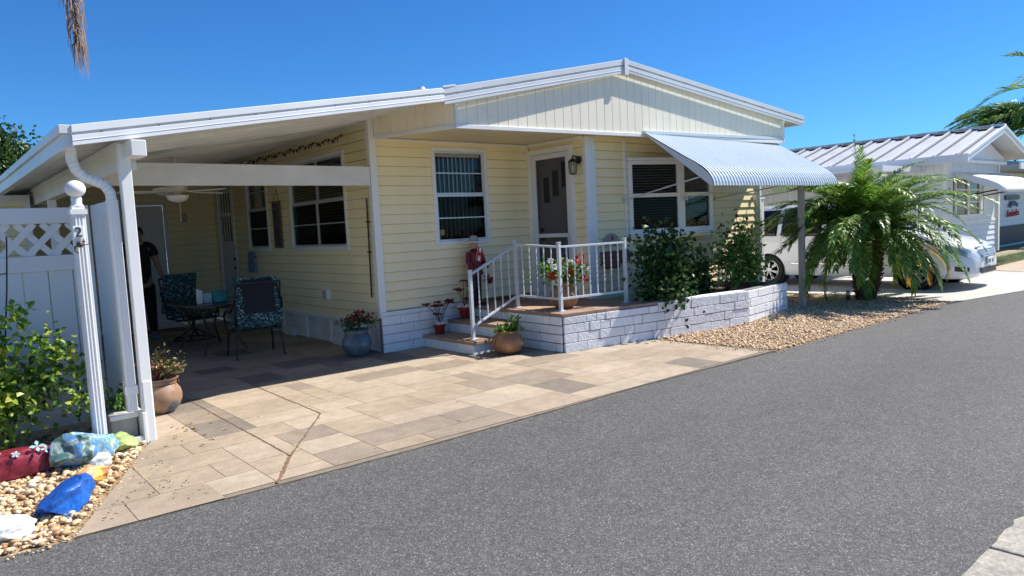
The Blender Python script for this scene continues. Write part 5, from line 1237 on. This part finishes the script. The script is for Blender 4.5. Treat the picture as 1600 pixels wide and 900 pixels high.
def palm_trunk(parent, path, r0, r1, m, name='trunk', rough=.12):
    mb = MB(); n = 26; P = [V(p) for p in path]; cum = [0]
    for i in range(len(P)-1): cum.append(cum[-1]+(P[i+1]-P[i]).length)
    pts, rs = [], []
    for i in range(n+1):
        s = cum[-1]*i/n; k = max(j for j in range(len(P)-1) if cum[j] <= s+1e-9); t = (s-cum[k])/(cum[k+1]-cum[k]); pts.append(P[k].lerp(P[k+1], t))
        rs.append((r0+(r1-r0)*i/n)*(1+rough*(-1)**i+random.uniform(-.05, .05)))
    mb.tube(pts, rs, 12)
    # leaf-base stubs
    for i in range(1, n):
        for j in range(5):
            a = i*2.4+j*1.256; d = V((math.cos(a), math.sin(a), .6)).normalized(); c = pts[i]+V((math.cos(a), math.sin(a), 0))*rs[i]*.85
            mb.tube([c, c+d*r0*.42], [r0*.20, r0*.10], 5)
    return mb.build(name, m, parent)
random.seed(101)
pm_ = thing('pygmy_date_palm', 'double-trunked bushy palm with drooping green fronds in the gravel bed', 'palm', (12.77, 5.43, 0))
palm_trunk(pm_, [(12.74, 5.43, -.03), (12.60, 5.46, .35), (12.62, 5.47, .62), (12.66, 5.48, 1.14)], .11, .095, M['bark'])
palm_trunk(pm_, [(12.82, 5.41, -.03), (12.98, 5.36, .25), (13.06, 5.34, .55), (13.08, 5.33, 1.04)], .10, .088, M['bark'])
cr = MB(); rc = MB(); ye = MB()
heads = [V((12.66, 5.48, 1.16)), V((13.08, 5.33, 1.06))]
for h_i, hd in enumerate(heads):
    N_ = 50 if h_i == 0 else 42
    for i in range(N_):
        az = i*2.39996+h_i*.8; t = i/(N_-1)
        el = 1.25-1.0*t+random.gauss(0, .10); L = (1.58+.34*math.sin(PI*min(1, t*1.2)))*random.uniform(.85, 1.08)
        if t < .1: L *= .95
        frond(cr, hd+V((0, 0, .16*(1-t))), az, el, L, 1.0+.95*t, 50, .31, .026, rc, .011, .26, .42)
for (az, el) in ((-1.1, .1), (-.6, -.05), (-1.6, .0), (-.85, .2), (-.2, -.1)):
    frond(ye, heads[1]+V((0, 0, -.05)), az, el, 1.35, 1.3, 36, .27, .024, rc, .009, .2, .5)
# upright new spear fronds
frond(cr, heads[0]+V((0, 0, .1)), .6, 1.50, 1.70, .30, 26, .15, .012, rc, .012, .8, .02); frond(cr, heads[0]+V((0, 0, .1)), 3.6, 1.35, 1.5, .5, 40, .24, .018, rc, .011, .5, .1)
for i in range(15):
    frond(cr, heads[0], math.radians(random.uniform(150, 205)), random.uniform(.05, .95), random.uniform(1.75, 2.1), random.uniform(1.1, 1.6), 54, .32, .026, rc, .011, .26, .42)
for i in range(8):
    frond(cr, heads[0], math.radians(random.uniform(105, 150)), random.uniform(.3, .95), random.uniform(1.7, 1.95), random.uniform(1.0, 1.5), 54, .31, .026, rc, .011, .26, .42)
for i in range(7):
    frond(cr, heads[i % 2], math.radians(random.uniform(170, 330)), random.uniform(-.05, .6), random.uniform(1.4, 1.75), random.uniform(1.2, 1.7), 50, .31, .026, rc, .011, .26, .42)
cr.build('crown', M['palm'], pm_, recalc=False); rc.build('frond_stalk', M['rachis'], pm_); ye.build('yellowing_frond', M['palmyel'], pm_, recalc=False)
# tall palm over the neighbour's roof
random.seed(55)
tp = thing('tall_palm', 'tall feathery palm behind the white neighbouring house', 'palm', (34.2, 6.6, 0))
palm_trunk(tp, [(34.2, 6.6, 0), (34.3, 6.6, 3), (34.2, 6.7, 5.3)], .22, .17, M['bark'], rough=.03)
cr = MB(); rc = MB()
for i in range(15):
    az = i*2.39996; t = i/14; frond(cr, (34.2, 6.7, 5.35), az, 1.25-1.25*t, 3.4, 1.2+.5*t, 54, .80, .05, rc, .035, .45, .35)
for az, el in ((1.62, .50), (1.75, .32), (1.5, .62), (1.9, .20), (2.3, .35), (1.66, .08), (1.45, .25), (2.0, .5), (1.8, -.1), (2.2, .1), (1.55, .4), (1.85, .42)): frond(cr, (34.2, 6.9, 4.6), az, el, 4.1, .95, 90, 1.0, .07, rc, .04, .30, .6)
cr.build('crown', M['palm'], tp, recalc=False); rc.build('frond_stalk', M['rachis'], tp)
# palm over the carport whose dead frond hangs into view
random.seed(66)
dp = thing('overhanging_palm', 'palm beyond the fence whose brown dead frond hangs into view at the upper left', 'palm', (-1.2, 9.0, 0))
palm_trunk(dp, [(-1.2, 9.0, 0), (-1.15, 9.0, 3), (-1.0, 9.0, 6.2)], .17, .13, M['bark'], rough=.03)
cr = MB(); rc = MB()
for i in range(12): az = PI*.55+i*.28+random.gauss(0, .1); frond(cr, (-1.0, 9.0, 6.3), az, random.uniform(.5, 1.2), 1.9, 1.0, 40, .45, .03, rc, .02, .4, .3)
cr.build('crown', M['palm'], dp, recalc=False); rc.build('frond_stalk', M['rachis'], dp)
dd = MB(); rc = MB(); P0 = [V(p) for p in [(-1.0, 9.0, 6.3), (.2, 9.0, 6.45), (1.15, 9.0, 5.9), (1.50, 9.0, 5.1), (1.60, 9.0, 4.4), (1.62, 9.0, 3.9)]]
rc.tube(P0, [.022, .02, .015, .012, .008, .004], 6)
for i in range(210):
    t = random.random()**.8; zz = 5.6-1.9*t; k = max(j for j in range(5) if P0[j].z >= zz or j < 2); a, b = P0[k], P0[min(k+1, 5)]; u_ = (a.z-zz)/max(.01, a.z-b.z); c = a.lerp(b, max(0, min(1, u_)))
    sdx = random.choice((-1, 1))*random.uniform(.01, .13)*(1-.45*t); q1 = c+V((sdx, random.gauss(0, .06), -.12)); q2 = q1+V((sdx*.15+random.gauss(0, .012), random.gauss(0, .02), -random.uniform(.2, .38))); w2_ = V((.006, .003, 0))
    dd.add([c-w2_, c+w2_, q1+w2_, q1-w2_, q2], [[0, 1, 2, 3], [3, 2, 4]])
dd.build('dead_frond', M['palmdead'], dp, recalc=False); rc.build('dead_frond_stalk', M['palmdead'], dp)
# distant tree upper left
random.seed(70)
tr = thing('broadleaf_tree', 'dense green tree rising beyond the carport roof at the far left', 'tree', (2.6, 45, 0))
s = MB(); s.tube([(2.6, 45, 0), (2.7, 45, 2.5), (2.5, 45, 4.6)], [.35, .28, .2], 10)
for k in range(7): a = k*.9; s.tube([(2.55, 45, 3.8), (2.6+1.2*math.cos(a), 45+1.2*math.sin(a), 5.4), (2.6+1.9*math.cos(a), 45+1.9*math.sin(a), 6.2)], [.14, .08, .03], 6)
s.build('trunk', M['stem'], tr, smooth=True)
mb = MB(); foliage(mb, (3.35, 45, 5.95), (1.75, 1.9, 1.65), 22000, .27, .20, .2, seed=71, clumps=90, upb=.3); mb.build('crown', LG('tree_leaf', [(0, (.02, .05, .012)), (.5, (.045, .10, .02)), (1, (.09, .17, .035))], .25, .5), tr, recalc=False)

# ================================================================= neighbouring house
nb = thing('mobile_home', 'white neighbouring mobile home with a ribbed metal roof behind the van', 'house', (20, 6.55, 0))
def ribwall(mb, T, a0, a1, z0, z1, ops=(), zt=None, pitch=.30):
    x = a0; cuts = [a0]
    while x < a1: x += pitch; cuts.append(min(x, a1))
    for i in range(len(cuts)-1):
        p, q = cuts[i], cuts[i+1]
        zs = [(z0, z1)]
        for o in ops:
            if q > o[0] and p < o[1]:
                zs = [(z0, o[2]), (o[3], z1)]
        for (u_, v_) in zs:
            t = v_ if not zt or v_ < z1 else None
            ta = zt(p) if t is None else t; tb_ = zt(q) if t is None else t
            g = .012
            mb.add([T @ V(c) for c in [(p, .012, u_), (q-g, .012, u_), (q-g, .012, tb_), (p, .012, ta), (q, 0, u_), (q, 0, tb_)]], [[0, 1, 2, 3], [1, 4, 5, 2]])
            mb.add([T @ V(c) for c in [(p, 0, u_), (p, .012, u_), (p, .012, ta), (p, 0, ta)]], [[0, 1, 2, 3]])
mb = MB(); TN = frame((20, 6.55, 0), (1, 0, 0), (0, -1, 0)); TNs = frame((20, 6.55, 0), (0, 1, 0), (-1, 0, 0))
ribwall(mb, TN, 0, 4.2, 1.12, 2.75, [(.80, 2.65, 1.30, 2.28)], None, .60); ribwall(mb, TNs, 0, 13, .4, 2.85, (), None, .22)
lap(mb, TN, 0, 4.2, .25, 1.12, .15); mb.box((20.02, 6.9, .0), (24.2, 19, 2.6)); mb.build('wall', M['ribwall'], nb, recalc=False); LAP_SHADE.build('siding_shadow_line', M['lapshade2'], nb, recalc=False); LAP_SHADE.v.clear(); LAP_SHADE.f.clear()
mb = MB(); mb.prism([(20.0, 6.42, 2.72), (24.35, 6.42, 2.72), (24.35, 6.42, 2.86), (22.4, 6.42, 3.44), (20.0, 6.42, 2.84)], (0, .10, 0)); mb.build('gable', M['ribwall'], nb)
mb = MB()
for (a, b) in (((19.5, 2.78), (22.4, 3.60)), ((22.4, 3.60), (25.0, 2.87))):
    (xa, za), (xb, zb) = a, b
    mb.add([(xa, 5.9, za), (xb, 5.9, zb), (xb, 19, zb), (xa, 19, za), (xa, 5.9, za-.06), (xb, 5.9, zb-.06), (xb, 19, zb-.06), (xa, 19, za-.06)], [[0,1,2,3],[7,6,5,4],[0,4,5,1],[2,6,7,3],[1,5,6,2],[3,7,4,0]])
rf = mb.build('roof', M['ribroof'], nb)
y = 6.1
while y < 19:
    pass
    mb2 = MB(); mb2.add([(19.5, y, 2.782), (22.38, y, 3.602), (22.38, y+.05, 3.602), (19.5, y+.05, 2.782), (19.5, y, 2.83), (22.38, y, 3.65), (22.38, y+.05, 3.65), (19.5, y+.05, 2.83)], [[0,1,5,4],[1,2,6,5],[2,3,7,6],[3,0,4,7],[4,5,6,7]]); mb2.build('roof_rib', M['roofwhite'], rf)
    mb3 = MB(); mb3.add([(22.10, y+.08, 3.53), (22.34, y+.08, 3.60), (22.34, y+.34, 3.60), (22.10, y+.34, 3.53), (22.10, y+.08, 3.56), (22.34, y+.08, 3.63), (22.34, y+.34, 3.63), (22.10, y+.34, 3.56)], [[0,1,5,4],[1,2,6,5],[2,3,7,6],[3,0,4,7],[4,5,6,7]]); mb3.build('ridge_gap', M['dark'], rf); mb4 = MB(); mb4.add([(19.5, y-.07, 2.785), (22.38, y-.07, 3.605), (22.38, y, 3.605), (19.5, y, 2.785)], [[0,1,2,3]]); mb4.build('rib_shadow_strip', M['darkgrey'], rf, recalc=False)  # last strip: dark grey beside each rib, painting the seam's shadow on the roof
    y += .52
mb = MB(); mb.box((22.30, 5.88, 3.60), (22.50, 19, 3.665)); mb.build('ridge_cap', M['roofwhite'], rf)
mb = MB()
for (a, b) in (((19.47, 2.79), (22.4, 3.625)), ((22.4, 3.625), (25.03, 2.88))):
    A = V((a[0], 5.88, a[1])); B_ = V((b[0], 5.88, b[1])); mb.prism([A, B_, B_+V((0, 0, -.18)), A+V((0, 0, -.18))], (0, .04, 0)); mb.prism([A+V((0, -.02, 0)), B_+V((0, -.02, 0)), B_+V((0, -.02, -.07)), A+V((0, -.02, -.07))], (0, .03, 0))
mb.box((19.44, 5.86, 2.60), (19.50, 19, 2.80)); mb.build('fascia', M['roofwhite'], rf, bevel=.004)
mb = MB(); mb.prism([(19.5, 5.92, 2.66), (20.0, 5.92, 2.66), (20.0, 19, 2.66), (19.5, 19, 2.66)], (0, 0, .03)); mb.box((19.98, 6.36, 2.66), (24.4, 6.54, 2.74)); mb.box((24.12, 6.48, .2), (24.22, 6.54, 2.7)); mb.box((19.96, 6.50, .2), (20.08, 6.56, 2.7)); mb.box((20.0, 6.52, 1.08), (24.2, 6.545, 1.14)); mb.build('trim', M['trim'], nb)
mb = MB(); mb.box((17.6, 7.1, 2.50), (19.97, 18, 2.56)); mb.box((17.58, 7.06, 2.46), (19.97, 7.1, 2.60)); mb.build('side_roof', M['roofwhite'], nb)
for yy in (7.2, 12): mb = MB(); mb.box((17.65, yy, 0), (17.75, yy+.1, 2.5)); mb.build('carport_post', M['trim'], nb)
mb = MB(); 
for q in (((.75, -.02, 1.25), (2.70, .03, 1.31)), ((.75, -.02, 2.27), (2.70, .03, 2.33)), ((.75, -.02, 1.31), (.81, .03, 2.27)), ((2.64, -.02, 1.31), (2.70, .03, 2.27)), ((1.68, -.02, 1.31), (1.80, .03, 2.27)), ((.81, -.015, 1.63), (2.64, .02, 1.66)), ((.81, -.015, 1.95), (2.64, .02, 1.99))): mb.box(*q, TN)
wn = mb.build('window', M['trim'], nb); mb = MB(); mb.box((.81, -.02, 1.31), (2.64, -.01, 2.27), TN); mb.build('pane', mat('dull_pane', (.10, .11, .11), .15, .4, 3), wn)
mb = MB(); pf = [(6.46, 2.42), (6.1, 2.30), (5.75, 2.17), (5.55, 2.07), (5.42, 1.95), (5.40, 1.85)]; X0_, X1_ = 20.55, 24.2
n_ = 24; rows = [[V((X0_+(X1_-X0_)*i/n_, y, z)) for i in range(n_+1)] for y, z in pf]; k0 = 0
for r0 in rows: mb.v += r0
for j in range(len(pf)-1):
    for i in range(n_): mb.f.append([j*(n_+1)+i, j*(n_+1)+i+1, (j+1)*(n_+1)+i+1, (j+1)*(n_+1)+i])
aw2 = mb.build('awning', M['trim'], nb, smooth=True, recalc=False, solid=.02)
mb = MB(); mb.prism([(X0_-.01, y, z) for y, z in pf]+[(X0_-.01, 6.46, 2.30)], (-.02, 0, 0)); mb.build('awning_side', M['awnside'], aw2)
for x in (20.9, 22.6): mb = MB(); mb.tube([(x, 6.52, 1.78), (x+.25, 5.5, 1.95)], .018, 6); mb.build('awning_arm', M['black'], aw2)
mb = MB(); mb.box((22.05, 6.405, 3.05), (22.35, 6.42, 3.25)); mb.build('gable_vent', M['alu'], nb)
digits('2', 'house_number', mat('navy', (.03, .06, .18), .5), nb, (20.30, 6.515, 1.95), .20, (PI/2, 0, 0))
# farther house with a carport and wall signs
fh = thing('distant_house', 'farther pale house with a grey carport roof past the white neighbour', 'house', (29, 8, 0))
mb = MB(); lap(mb, frame((27.4, 8, 0), (1, 0, 0), (0, -1, 0)), 0, 9, -.1, 2.65, .20); mb.box((27.42, 8.02, -.1), (36.4, 18, 2.6)); mb.build('wall', M['ribwall'], fh, recalc=False); LAP_SHADE.build('siding_shadow_line', M['lapshade2'], fh, recalc=False); LAP_SHADE.v.clear(); LAP_SHADE.f.clear()
mb = MB(); mb.prism([(26.6, 6.6, 2.62), (37, 6.6, 2.72), (37, 6.6, 2.86), (26.6, 6.6, 2.76)], (0, 12, 0)); mb.prism([(26.9, 7.9, 2.95), (37, 7.9, 3.05), (37, 12, 3.55), (26.9, 12, 3.45)], (0, 0, .08)); mb.prism([(26.9, 7.9, 2.75), (37, 7.9, 2.8), (37, 7.9, 3.05), (26.9, 7.9, 2.95)], (0, .05, 0)); frf = mb.build('roof', M['greyroof'], fh)
mb = MB(); mb.box((26.55, 6.55, 2.60), (37, 6.6, 2.80)); mb.build('fascia', M['trim'], frf)
mb = MB(); mb.box((28.0, 7.93, .05), (37, 7.97, .72)); mb.build('dark_screen', M['darkgrey'], fh); mb = MB(); mb.box((28.0, 7.9, -.1), (28.15, 8.0, 2.65)); mb.build('trim', M['trim'], fh)
sg = thing('wall_sign', 'dark blue arched sign above the red lettering on the farther house', 'sign', (30.6, 7.95, 1.5))
mb = MB(); mb.prism([(30.4, 7.93, 1.66), (32.0, 7.93, 1.66), (32.1, 7.93, 1.80), (31.9, 7.93, 1.84), (30.5, 7.93, 1.84), (30.3, 7.93, 1.80)], (0, .03, 0)); mb.build('board', M['black'], sg)
mb = MB(); mb.prism([(30.7, 7.91, 1.40), (31.0, 7.91, 1.60), (31.4, 7.91, 1.62), (31.8, 7.91, 1.50), (31.7, 7.91, 1.38), (31.45, 7.91, 1.46), (31.1, 7.91, 1.45), (30.85, 7.91, 1.36)], (0, .02, 0)); mb.build('emblem', mat('navy_sign', (.04, .07, .16), .6), sg)
sg = thing('lettered_sign', 'red lettered name sign on the wall of the farther house', 'sign', (30.6, 7.95, 1.2)); digits('Seminoles', 'lettering', M['signred'], sg, (31.2, 7.92, 1.17), .36, (PI/2, -.03, 0), .015)
gs = MB(); random.seed(90); gs.poly([(21.2, 5.62, .0), (27.9, 5.62, .0), (27.9, 6.45, .0), (21.2, 6.45, .0)])
struct(gs.build('grass_strip', mat('lawn', (.13, .17, .05), .95, .3, 6, bump=.6), None, recalc=False))
gs = MB()
for i in range(5000):
    p = V((random.uniform(21.2, 27.9), random.uniform(5.62, 6.45), 0)); gs.add([p+V((-.01, 0, 0)), p+V((.01, 0, 0)), p+V((random.gauss(0, .02), random.gauss(0, .02), random.uniform(.03, .08)))], [[0, 1, 2]])
o = gs.build('grass', LG('grass_blade', [(0, (.08, .11, .03)), (1, (.24, .27, .09))], .2), None, recalc=False); o['kind'] = 'stuff'
# houses and hedge masses on the far side so the horizon is closed
def simple_house(x, y, w_, d_, label, colr):
    h_ = thing('distant_house', label, 'house', (x, y, 0)); mb = MB(); lap(mb, frame((x, y, 0), (1, 0, 0), (0, -1, 0)), 0, w_, 0, 2.7, .2); mb.box((x, y+.01, 0), (x+w_, y+d_, 2.7)); mb.build('wall', colr, h_, recalc=False); LAP_SHADE.build('siding_shadow_line', M['lapshade2'], h_, recalc=False); LAP_SHADE.v.clear(); LAP_SHADE.f.clear()
    mb = MB(); mb.prism([(x-.4, y-.4, 2.7), (x+w_+.4, y-.4, 2.7), (x+w_/2, y-.4, 3.5)], (0, d_+.8, 0)); mb.build('roof', M['roofwhite'], h_)
    mb = MB(); mb.box((x+.8, y-.04, 1.1), (x+2.2, y-.01, 2.1)); mb.build('window', M['carglass'], h_)
simple_house(38.5, 8, 7, 12, 'low cream house farthest along the street on the right', M['tan'])
simple_house(3, 26, 9, 12, 'white house behind the yellow home', M['ribwall'])
simple_house(-12, 9.5, 8, 12, 'pale blue grey house left of the fence', M['lightblue'])

# ================================================================= the van
van = thing('parked_van', 'white minivan parked nose out on the concrete driveway behind the palm', 'van', (15.55, 6.8, 0))
ST = [(0.00, .32, .50, .60, .40, .34), (.05, .24, .60, .74, .70, .52), (.18, .20, .68, .84, .87, .68), (.45, .20, .76, .93, .95, .76), (.9, .20, .84, 1.03, .985, .82), (1.25, .22, .90, 1.10, .99, .82), (1.55, .22, .94, 1.24, .99, .78), (2.0, .22, .97, 1.50, .99, .72),
      (2.5, .22, .99, 1.68, .99, .68), (3.2, .22, 1.0, 1.745, .99, .67), (4.2, .22, 1.02, 1.73, .98, .65), (4.75, .26, 1.03, 1.66, .94, .62), (4.98, .30, 1.02, 1.50, .88, .56), (5.08, .36, .98, 1.30, .80, .50)]
def sta(y):
    y = max(0, min(5.08, y))
    for i in range(len(ST)-1):
        if y <= ST[i+1][0]: break
    a, b = ST[i], ST[i+1]; t = (y-a[0])/(b[0]-a[0]); 
    return [a[k]+(b[k]-a[k])*t for k in range(1, 6)]
def prof_(y):
    zb, zl, zr, w, wr = sta(y); h = zl-zb
    return [V((0, 0, zb)), V((w*.80, 0, zb)), V((w*.955, 0, zb+.05)), V((w*.985, 0, zb+h*.30)), V((w, 0, zb+h*.55)), V((w*.985, 0, zb+h*.85)), V((w*.955, 0, zl)), V(((w*.955+wr)/2+.02, 0, (zl+zr)/2)), V((wr, 0, zr-.045*(zr-zl)/.7-.01)), V((wr*.86, 0, zr)), V((wr*.45, 0, zr+.022)), V((0, 0, zr+.03))]
def cat(P, t):
    n = len(P)-1; t = max(0, min(n-1e-6, t)); i = int(t); u_ = t-i; p0, p1, p2, p3 = P[max(i-1, 0)], P[i], P[i+1], P[min(i+2, n)]
    return ((p1*2)+(p2-p0)*u_+(p0*2-p1*5+p2*4-p3)*u_*u_+(p1*3-p0-p2*3+p3)*u_**3)*.5
YN = 4.33; XC = 15.56
def S(y, t, side, off=0):
    e = .02; f_ = lambda y, t: (lambda p: V((p.x, y, p.z)))(cat(prof_(y), t))
    p = f_(y, t)
    if off:
        n_ = (f_(y, t+e)-f_(y, t-e)).cross(f_(min(5.07, y+.04), t)-f_(max(0.001, y-.04), t)).normalized()
        if n_.dot(V((p.x+.01, (y-2.5)*.5, p.z-.8))) < 0: n_ = -n_
        p = p+n_*off
    return V((XC+side*p.x*.97, YN+p.y, p.z))
WY = [.95, 3.98]; WR = .375; WZ = .335
mb = MB(); ny, ntt = 150, 66
ys = [5.08*(i/ny)**1.0 for i in range(ny+1)]
for side in (-1, 1):
    k0 = len(mb.v); G = {}
    for i, y in enumerate(ys):
        for j in range(ntt+1): mb.v.append(S(y, 11*j/ntt, side))
    for i in range(ny):
        for j in range(ntt):
            ids = [k0+i*(ntt+1)+j, k0+i*(ntt+1)+j+1, k0+(i+1)*(ntt+1)+j+1, k0+(i+1)*(ntt+1)+j]; c = sum((mb.v[q] for q in ids), V((0, 0, 0)))/4
            if any(math.hypot(c.y-YN-wy, c.z-WZ) < WR and abs(c.x-XC) > .72 for wy in WY): continue
            if c.z < .12: continue
            mb.f.append(ids)
    for q in range(k0, len(mb.v)):
        p = mb.v[q]
        for wy in WY:
            dx, dz = p.y-YN-wy, p.z-WZ; r_ = math.hypot(dx, dz)
            if abs(r_-WR) < .032 and abs(p.x-XC) > .72: p.y = YN+wy+dx/r_*WR; p.z = WZ+dz/r_*WR
for yy in (0.0, 5.08):
    P_ = [S(yy, 11*j/30, 1) for j in range(31)] + [S(yy, 11*j/30, -1) for j in range(30, -1, -1)]; mb.poly(P_)
mb.build('body', M['carpaint'], van, smooth=True)
def patch(name, y0, y1, t0, t1, side, off, m, parent=van, n=10, yf=None, thick=.006):
    mb = MB(); k = 0
    for i in range(n+1):
        for j in range(n+1):
            y = y0+(y1-y0)*i/n; a, b = (t0, t1) if yf is None else yf((y-y0)/(y1-y0))
            mb.v.append(S(y, a+(b-a)*j/n, side, off))
    for i in range(n):
        for j in range(n): mb.f.append([i*(n+1)+j, i*(n+1)+j+1, (i+1)*(n+1)+j+1, (i+1)*(n+1)+j])
    return mb.build(name, m, parent, smooth=True, recalc=False, solid=thick)
for side in (-1, 1):
    patch('side_window', 1.95, 2.72, 6.25, 7.85, side, .006, M['carglass'], yf=lambda u: (6.25, 6.9+.95*min(1, u*1.6)))
    patch('side_window', 2.82, 3.72, 6.25, 7.9, side, .006, M['carglass']); patch('side_window', 3.82, 4.75, 6.25, 7.9, side, .006, M['carglass'])
    mb = MB(); c = S(1.75, 6.6, side); mb.box((c.x+side*.02-.0, c.y-.05, c.z+.02), (c.x+side*.24, c.y+.06, c.z+.17)); mb.build('mirror', M['carpaint'], van, bevel=.03)
    mb = MB(); mb.tube([S(2.2, 9, side, .03), S(2.6, 9, side, .05), S(4.4, 9, side, .05), S(4.7, 9, side, .02)], .014, 6); mb.build('roof_rail', M['alu'], van)
    mb = MB(); mb.tube([S(y, 3.2, side, .004) for y in (1.45, 1.6, 2.4, 3.3, 3.45)], .018, 6); mb.build('sill_trim', M['chrome'], van)
    for yd in (1.75, 2.78, 3.7):
        mb = MB(); mb.tube([S(yd, t, side, -.002) for t in (2.6, 3.5, 4.5, 5.5, 6.3)], .004, 4); mb.build('door_gap', M['darkgrey'], van)
    for yd in (2.55, 2.95): c = S(yd, 5.2, side, .02); mb = MB(); mb.tube([c+V((0, -.09, 0)), c+V((side*.02, 0, 0)), c+V((0, .09, 0))], .013, 6); mb.build('door_handle', M['carpaint'], van, smooth=True)
    # wheels
    for wy in WY:
        cw = V((XC+side*.955, YN+wy, WZ)); R90 = Matrix.Rotation(side*PI/2, 4, 'Y')
        mb = MB(); mb.lathe([(WR+.0, -.28), (WR, -.008), (WR-.015, -.006), (WR-.015, -.27)], cw, 40, R90); mb.f = mb.f[:-2]; mb.lathe([(.02, -.26), (WR, -.26)], cw, 24, R90); mb.build('wheel_well', M['black'], van)
        mb = MB(); mb.lathe([(.23, -.20), (.30, -.20), (.335, -.17), (.335, -.03), (.32, -.01), (.24, -.005), (.225, -.03), (.225, -.19)], cw, 44, R90); wl_ = mb.build('wheel', M['tyre'], van, smooth=True)
        mb = MB(); mb.lathe([(.226, -.15), (.226, -.012), (.215, -.010), (.205, -.03), (.205, -.14)], cw, 44, R90); 
        for k in range(7):
            a = 2*PI*k/7
            for da in (-.10, .10):
                p1 = cw+(R90 @ V((.04*math.cos(a), .04*math.sin(a), -.02))); p2 = cw+(R90 @ V((.212*math.cos(a+da), .212*math.sin(a+da), -.022))); mb.bar(p1, p2, .020, .030, up=(side, 0, 0))
        mb.lathe([(.055, -.05), (.055, -.012), (.03, -.006), (.001, -.005)], cw, 20, R90); mb.build('rim', M['rim'], wl_)
        mb = MB(); mb.lathe([(.205, -.10), (.001, -.10)], cw, 24, R90); mb.build('brake', M['darkgrey'], wl_)
    # headlight, fog light
    patch('headlight', .10, .62, 5.6, 7.2, side, .006, M['lens'], yf=lambda u: (5.2+.9*u, 7.4-.8*u))
    c = S(.16, 3.4, side, .0); mb = MB(); mb.lathe([(.055, 0), (.05, .012), (.001, .015)], c+V((0, -.03, 0)), 20, Matrix.Rotation(PI/2+.0, 4, 'X') @ Matrix.Rotation(0, 4, 'Y')); mb.build('fog_light', M['lens'], van, smooth=True)
    patch('fog_recess', .10, .30, 3.05, 3.75, side, .003, M['black'])
# windscreen
mb = MB(); n = 14
for i in range(n+1):
    for j in range(n+1):
        y = 1.42+(2.42-1.42)*i/n; u_ = (j/n)*2-1; p = S(y, 11-abs(u_)*2.75, 1 if u_ >= 0 else -1, .006); mb.v.append(p)
for i in range(n):
    for j in range(n): mb.f.append([i*(n+1)+j, i*(n+1)+j+1, (i+1)*(n+1)+j+1, (i+1)*(n+1)+j])
mb.build('windscreen', M['carglass'], van, smooth=True, recalc=False, solid=.006)
# grille with bars, lower intake, plate, badge
mb = MB()
def fp(x, z, off=0):   # front face y at given x,z
    lo, hi = 0, .8
    for _ in range(22):
        m_ = (lo+hi)/2; P = [cat(prof_(m_), t*.25) for t in range(45)]
        zr = sta(m_)[2]; wmax = max(p.x for p in P if abs(p.z-z) < .08) if any(abs(p.z-z) < .08 for p in P) else 0
        if wmax >= abs(x) and zr >= z: hi = m_
        else: lo = m_
    return YN+hi-off
gp_ = []
for k in range(5):
    z = .60+.043*k; wz = .36+.035*k; pts = [V((XC+wz*u_, fp(wz*u_, min(z, .79), .012), z)) for u_ in [i/8*2-1 for i in range(9)]]; mb.tube(pts, .013, 6)
mb.build('grille', M['chrome'], van, smooth=True)
mb = MB(); mi_ = MB()
for k in range(8):
    u0, u1 = k/8*2-1, (k+1)/8*2-1
    mb.add([(XC+.36*u0, fp(.36*u0, .60, .004), .585), (XC+.36*u1, fp(.36*u1, .60, .004), .585), (XC+.50*u1, fp(.50*u1, .77, .004), .79), (XC+.50*u0, fp(.50*u0, .77, .004), .79)], [[0, 1, 2, 3]])
    mi_.add([(XC+.42*u0, fp(.42*u0, .38, .006), .29), (XC+.42*u1, fp(.42*u1, .38, .006), .29), (XC+.50*u1, fp(.50*u1, .45, .006), .40), (XC+.50*u0, fp(.50*u0, .45, .006), .40)], [[0, 1, 2, 3]])
mb.build('grille_backing', M['black'], van, recalc=False, solid=.006); mi_.build('air_intake', M['black'], van, recalc=False, solid=.006)
mb = MB(); mb.box((XC-.16, YN-.035, .44), (XC+.16, YN-.015, .58)); pl8 = mb.build('licence_plate', M['tissue'], van, bevel=.004)
mb = MB(); 
for k in range(6): x = XC-.125+k*.05; mb.box((x-.012, YN-.038, .475), (x+.012, YN-.034, .545)) if k != 3 else None
mb.build('plate_marks', mat('plate_blue', (.03, .06, .2), .5), pl8)
mb = MB(); mb.tube([(XC+.07*math.cos(t), fp(0, .80, .03)+.03, .84+.045*math.sin(t)) for t in [2*PI*i/20 for i in range(21)]], .007, 6); mb.tube([(XC+.03*math.cos(t), fp(0, .80, .03)+.03, .845+.04*math.sin(t)) for t in [2*PI*i/16 for i in range(17)]], .006, 6); mb.build('badge', M['chrome'], van)
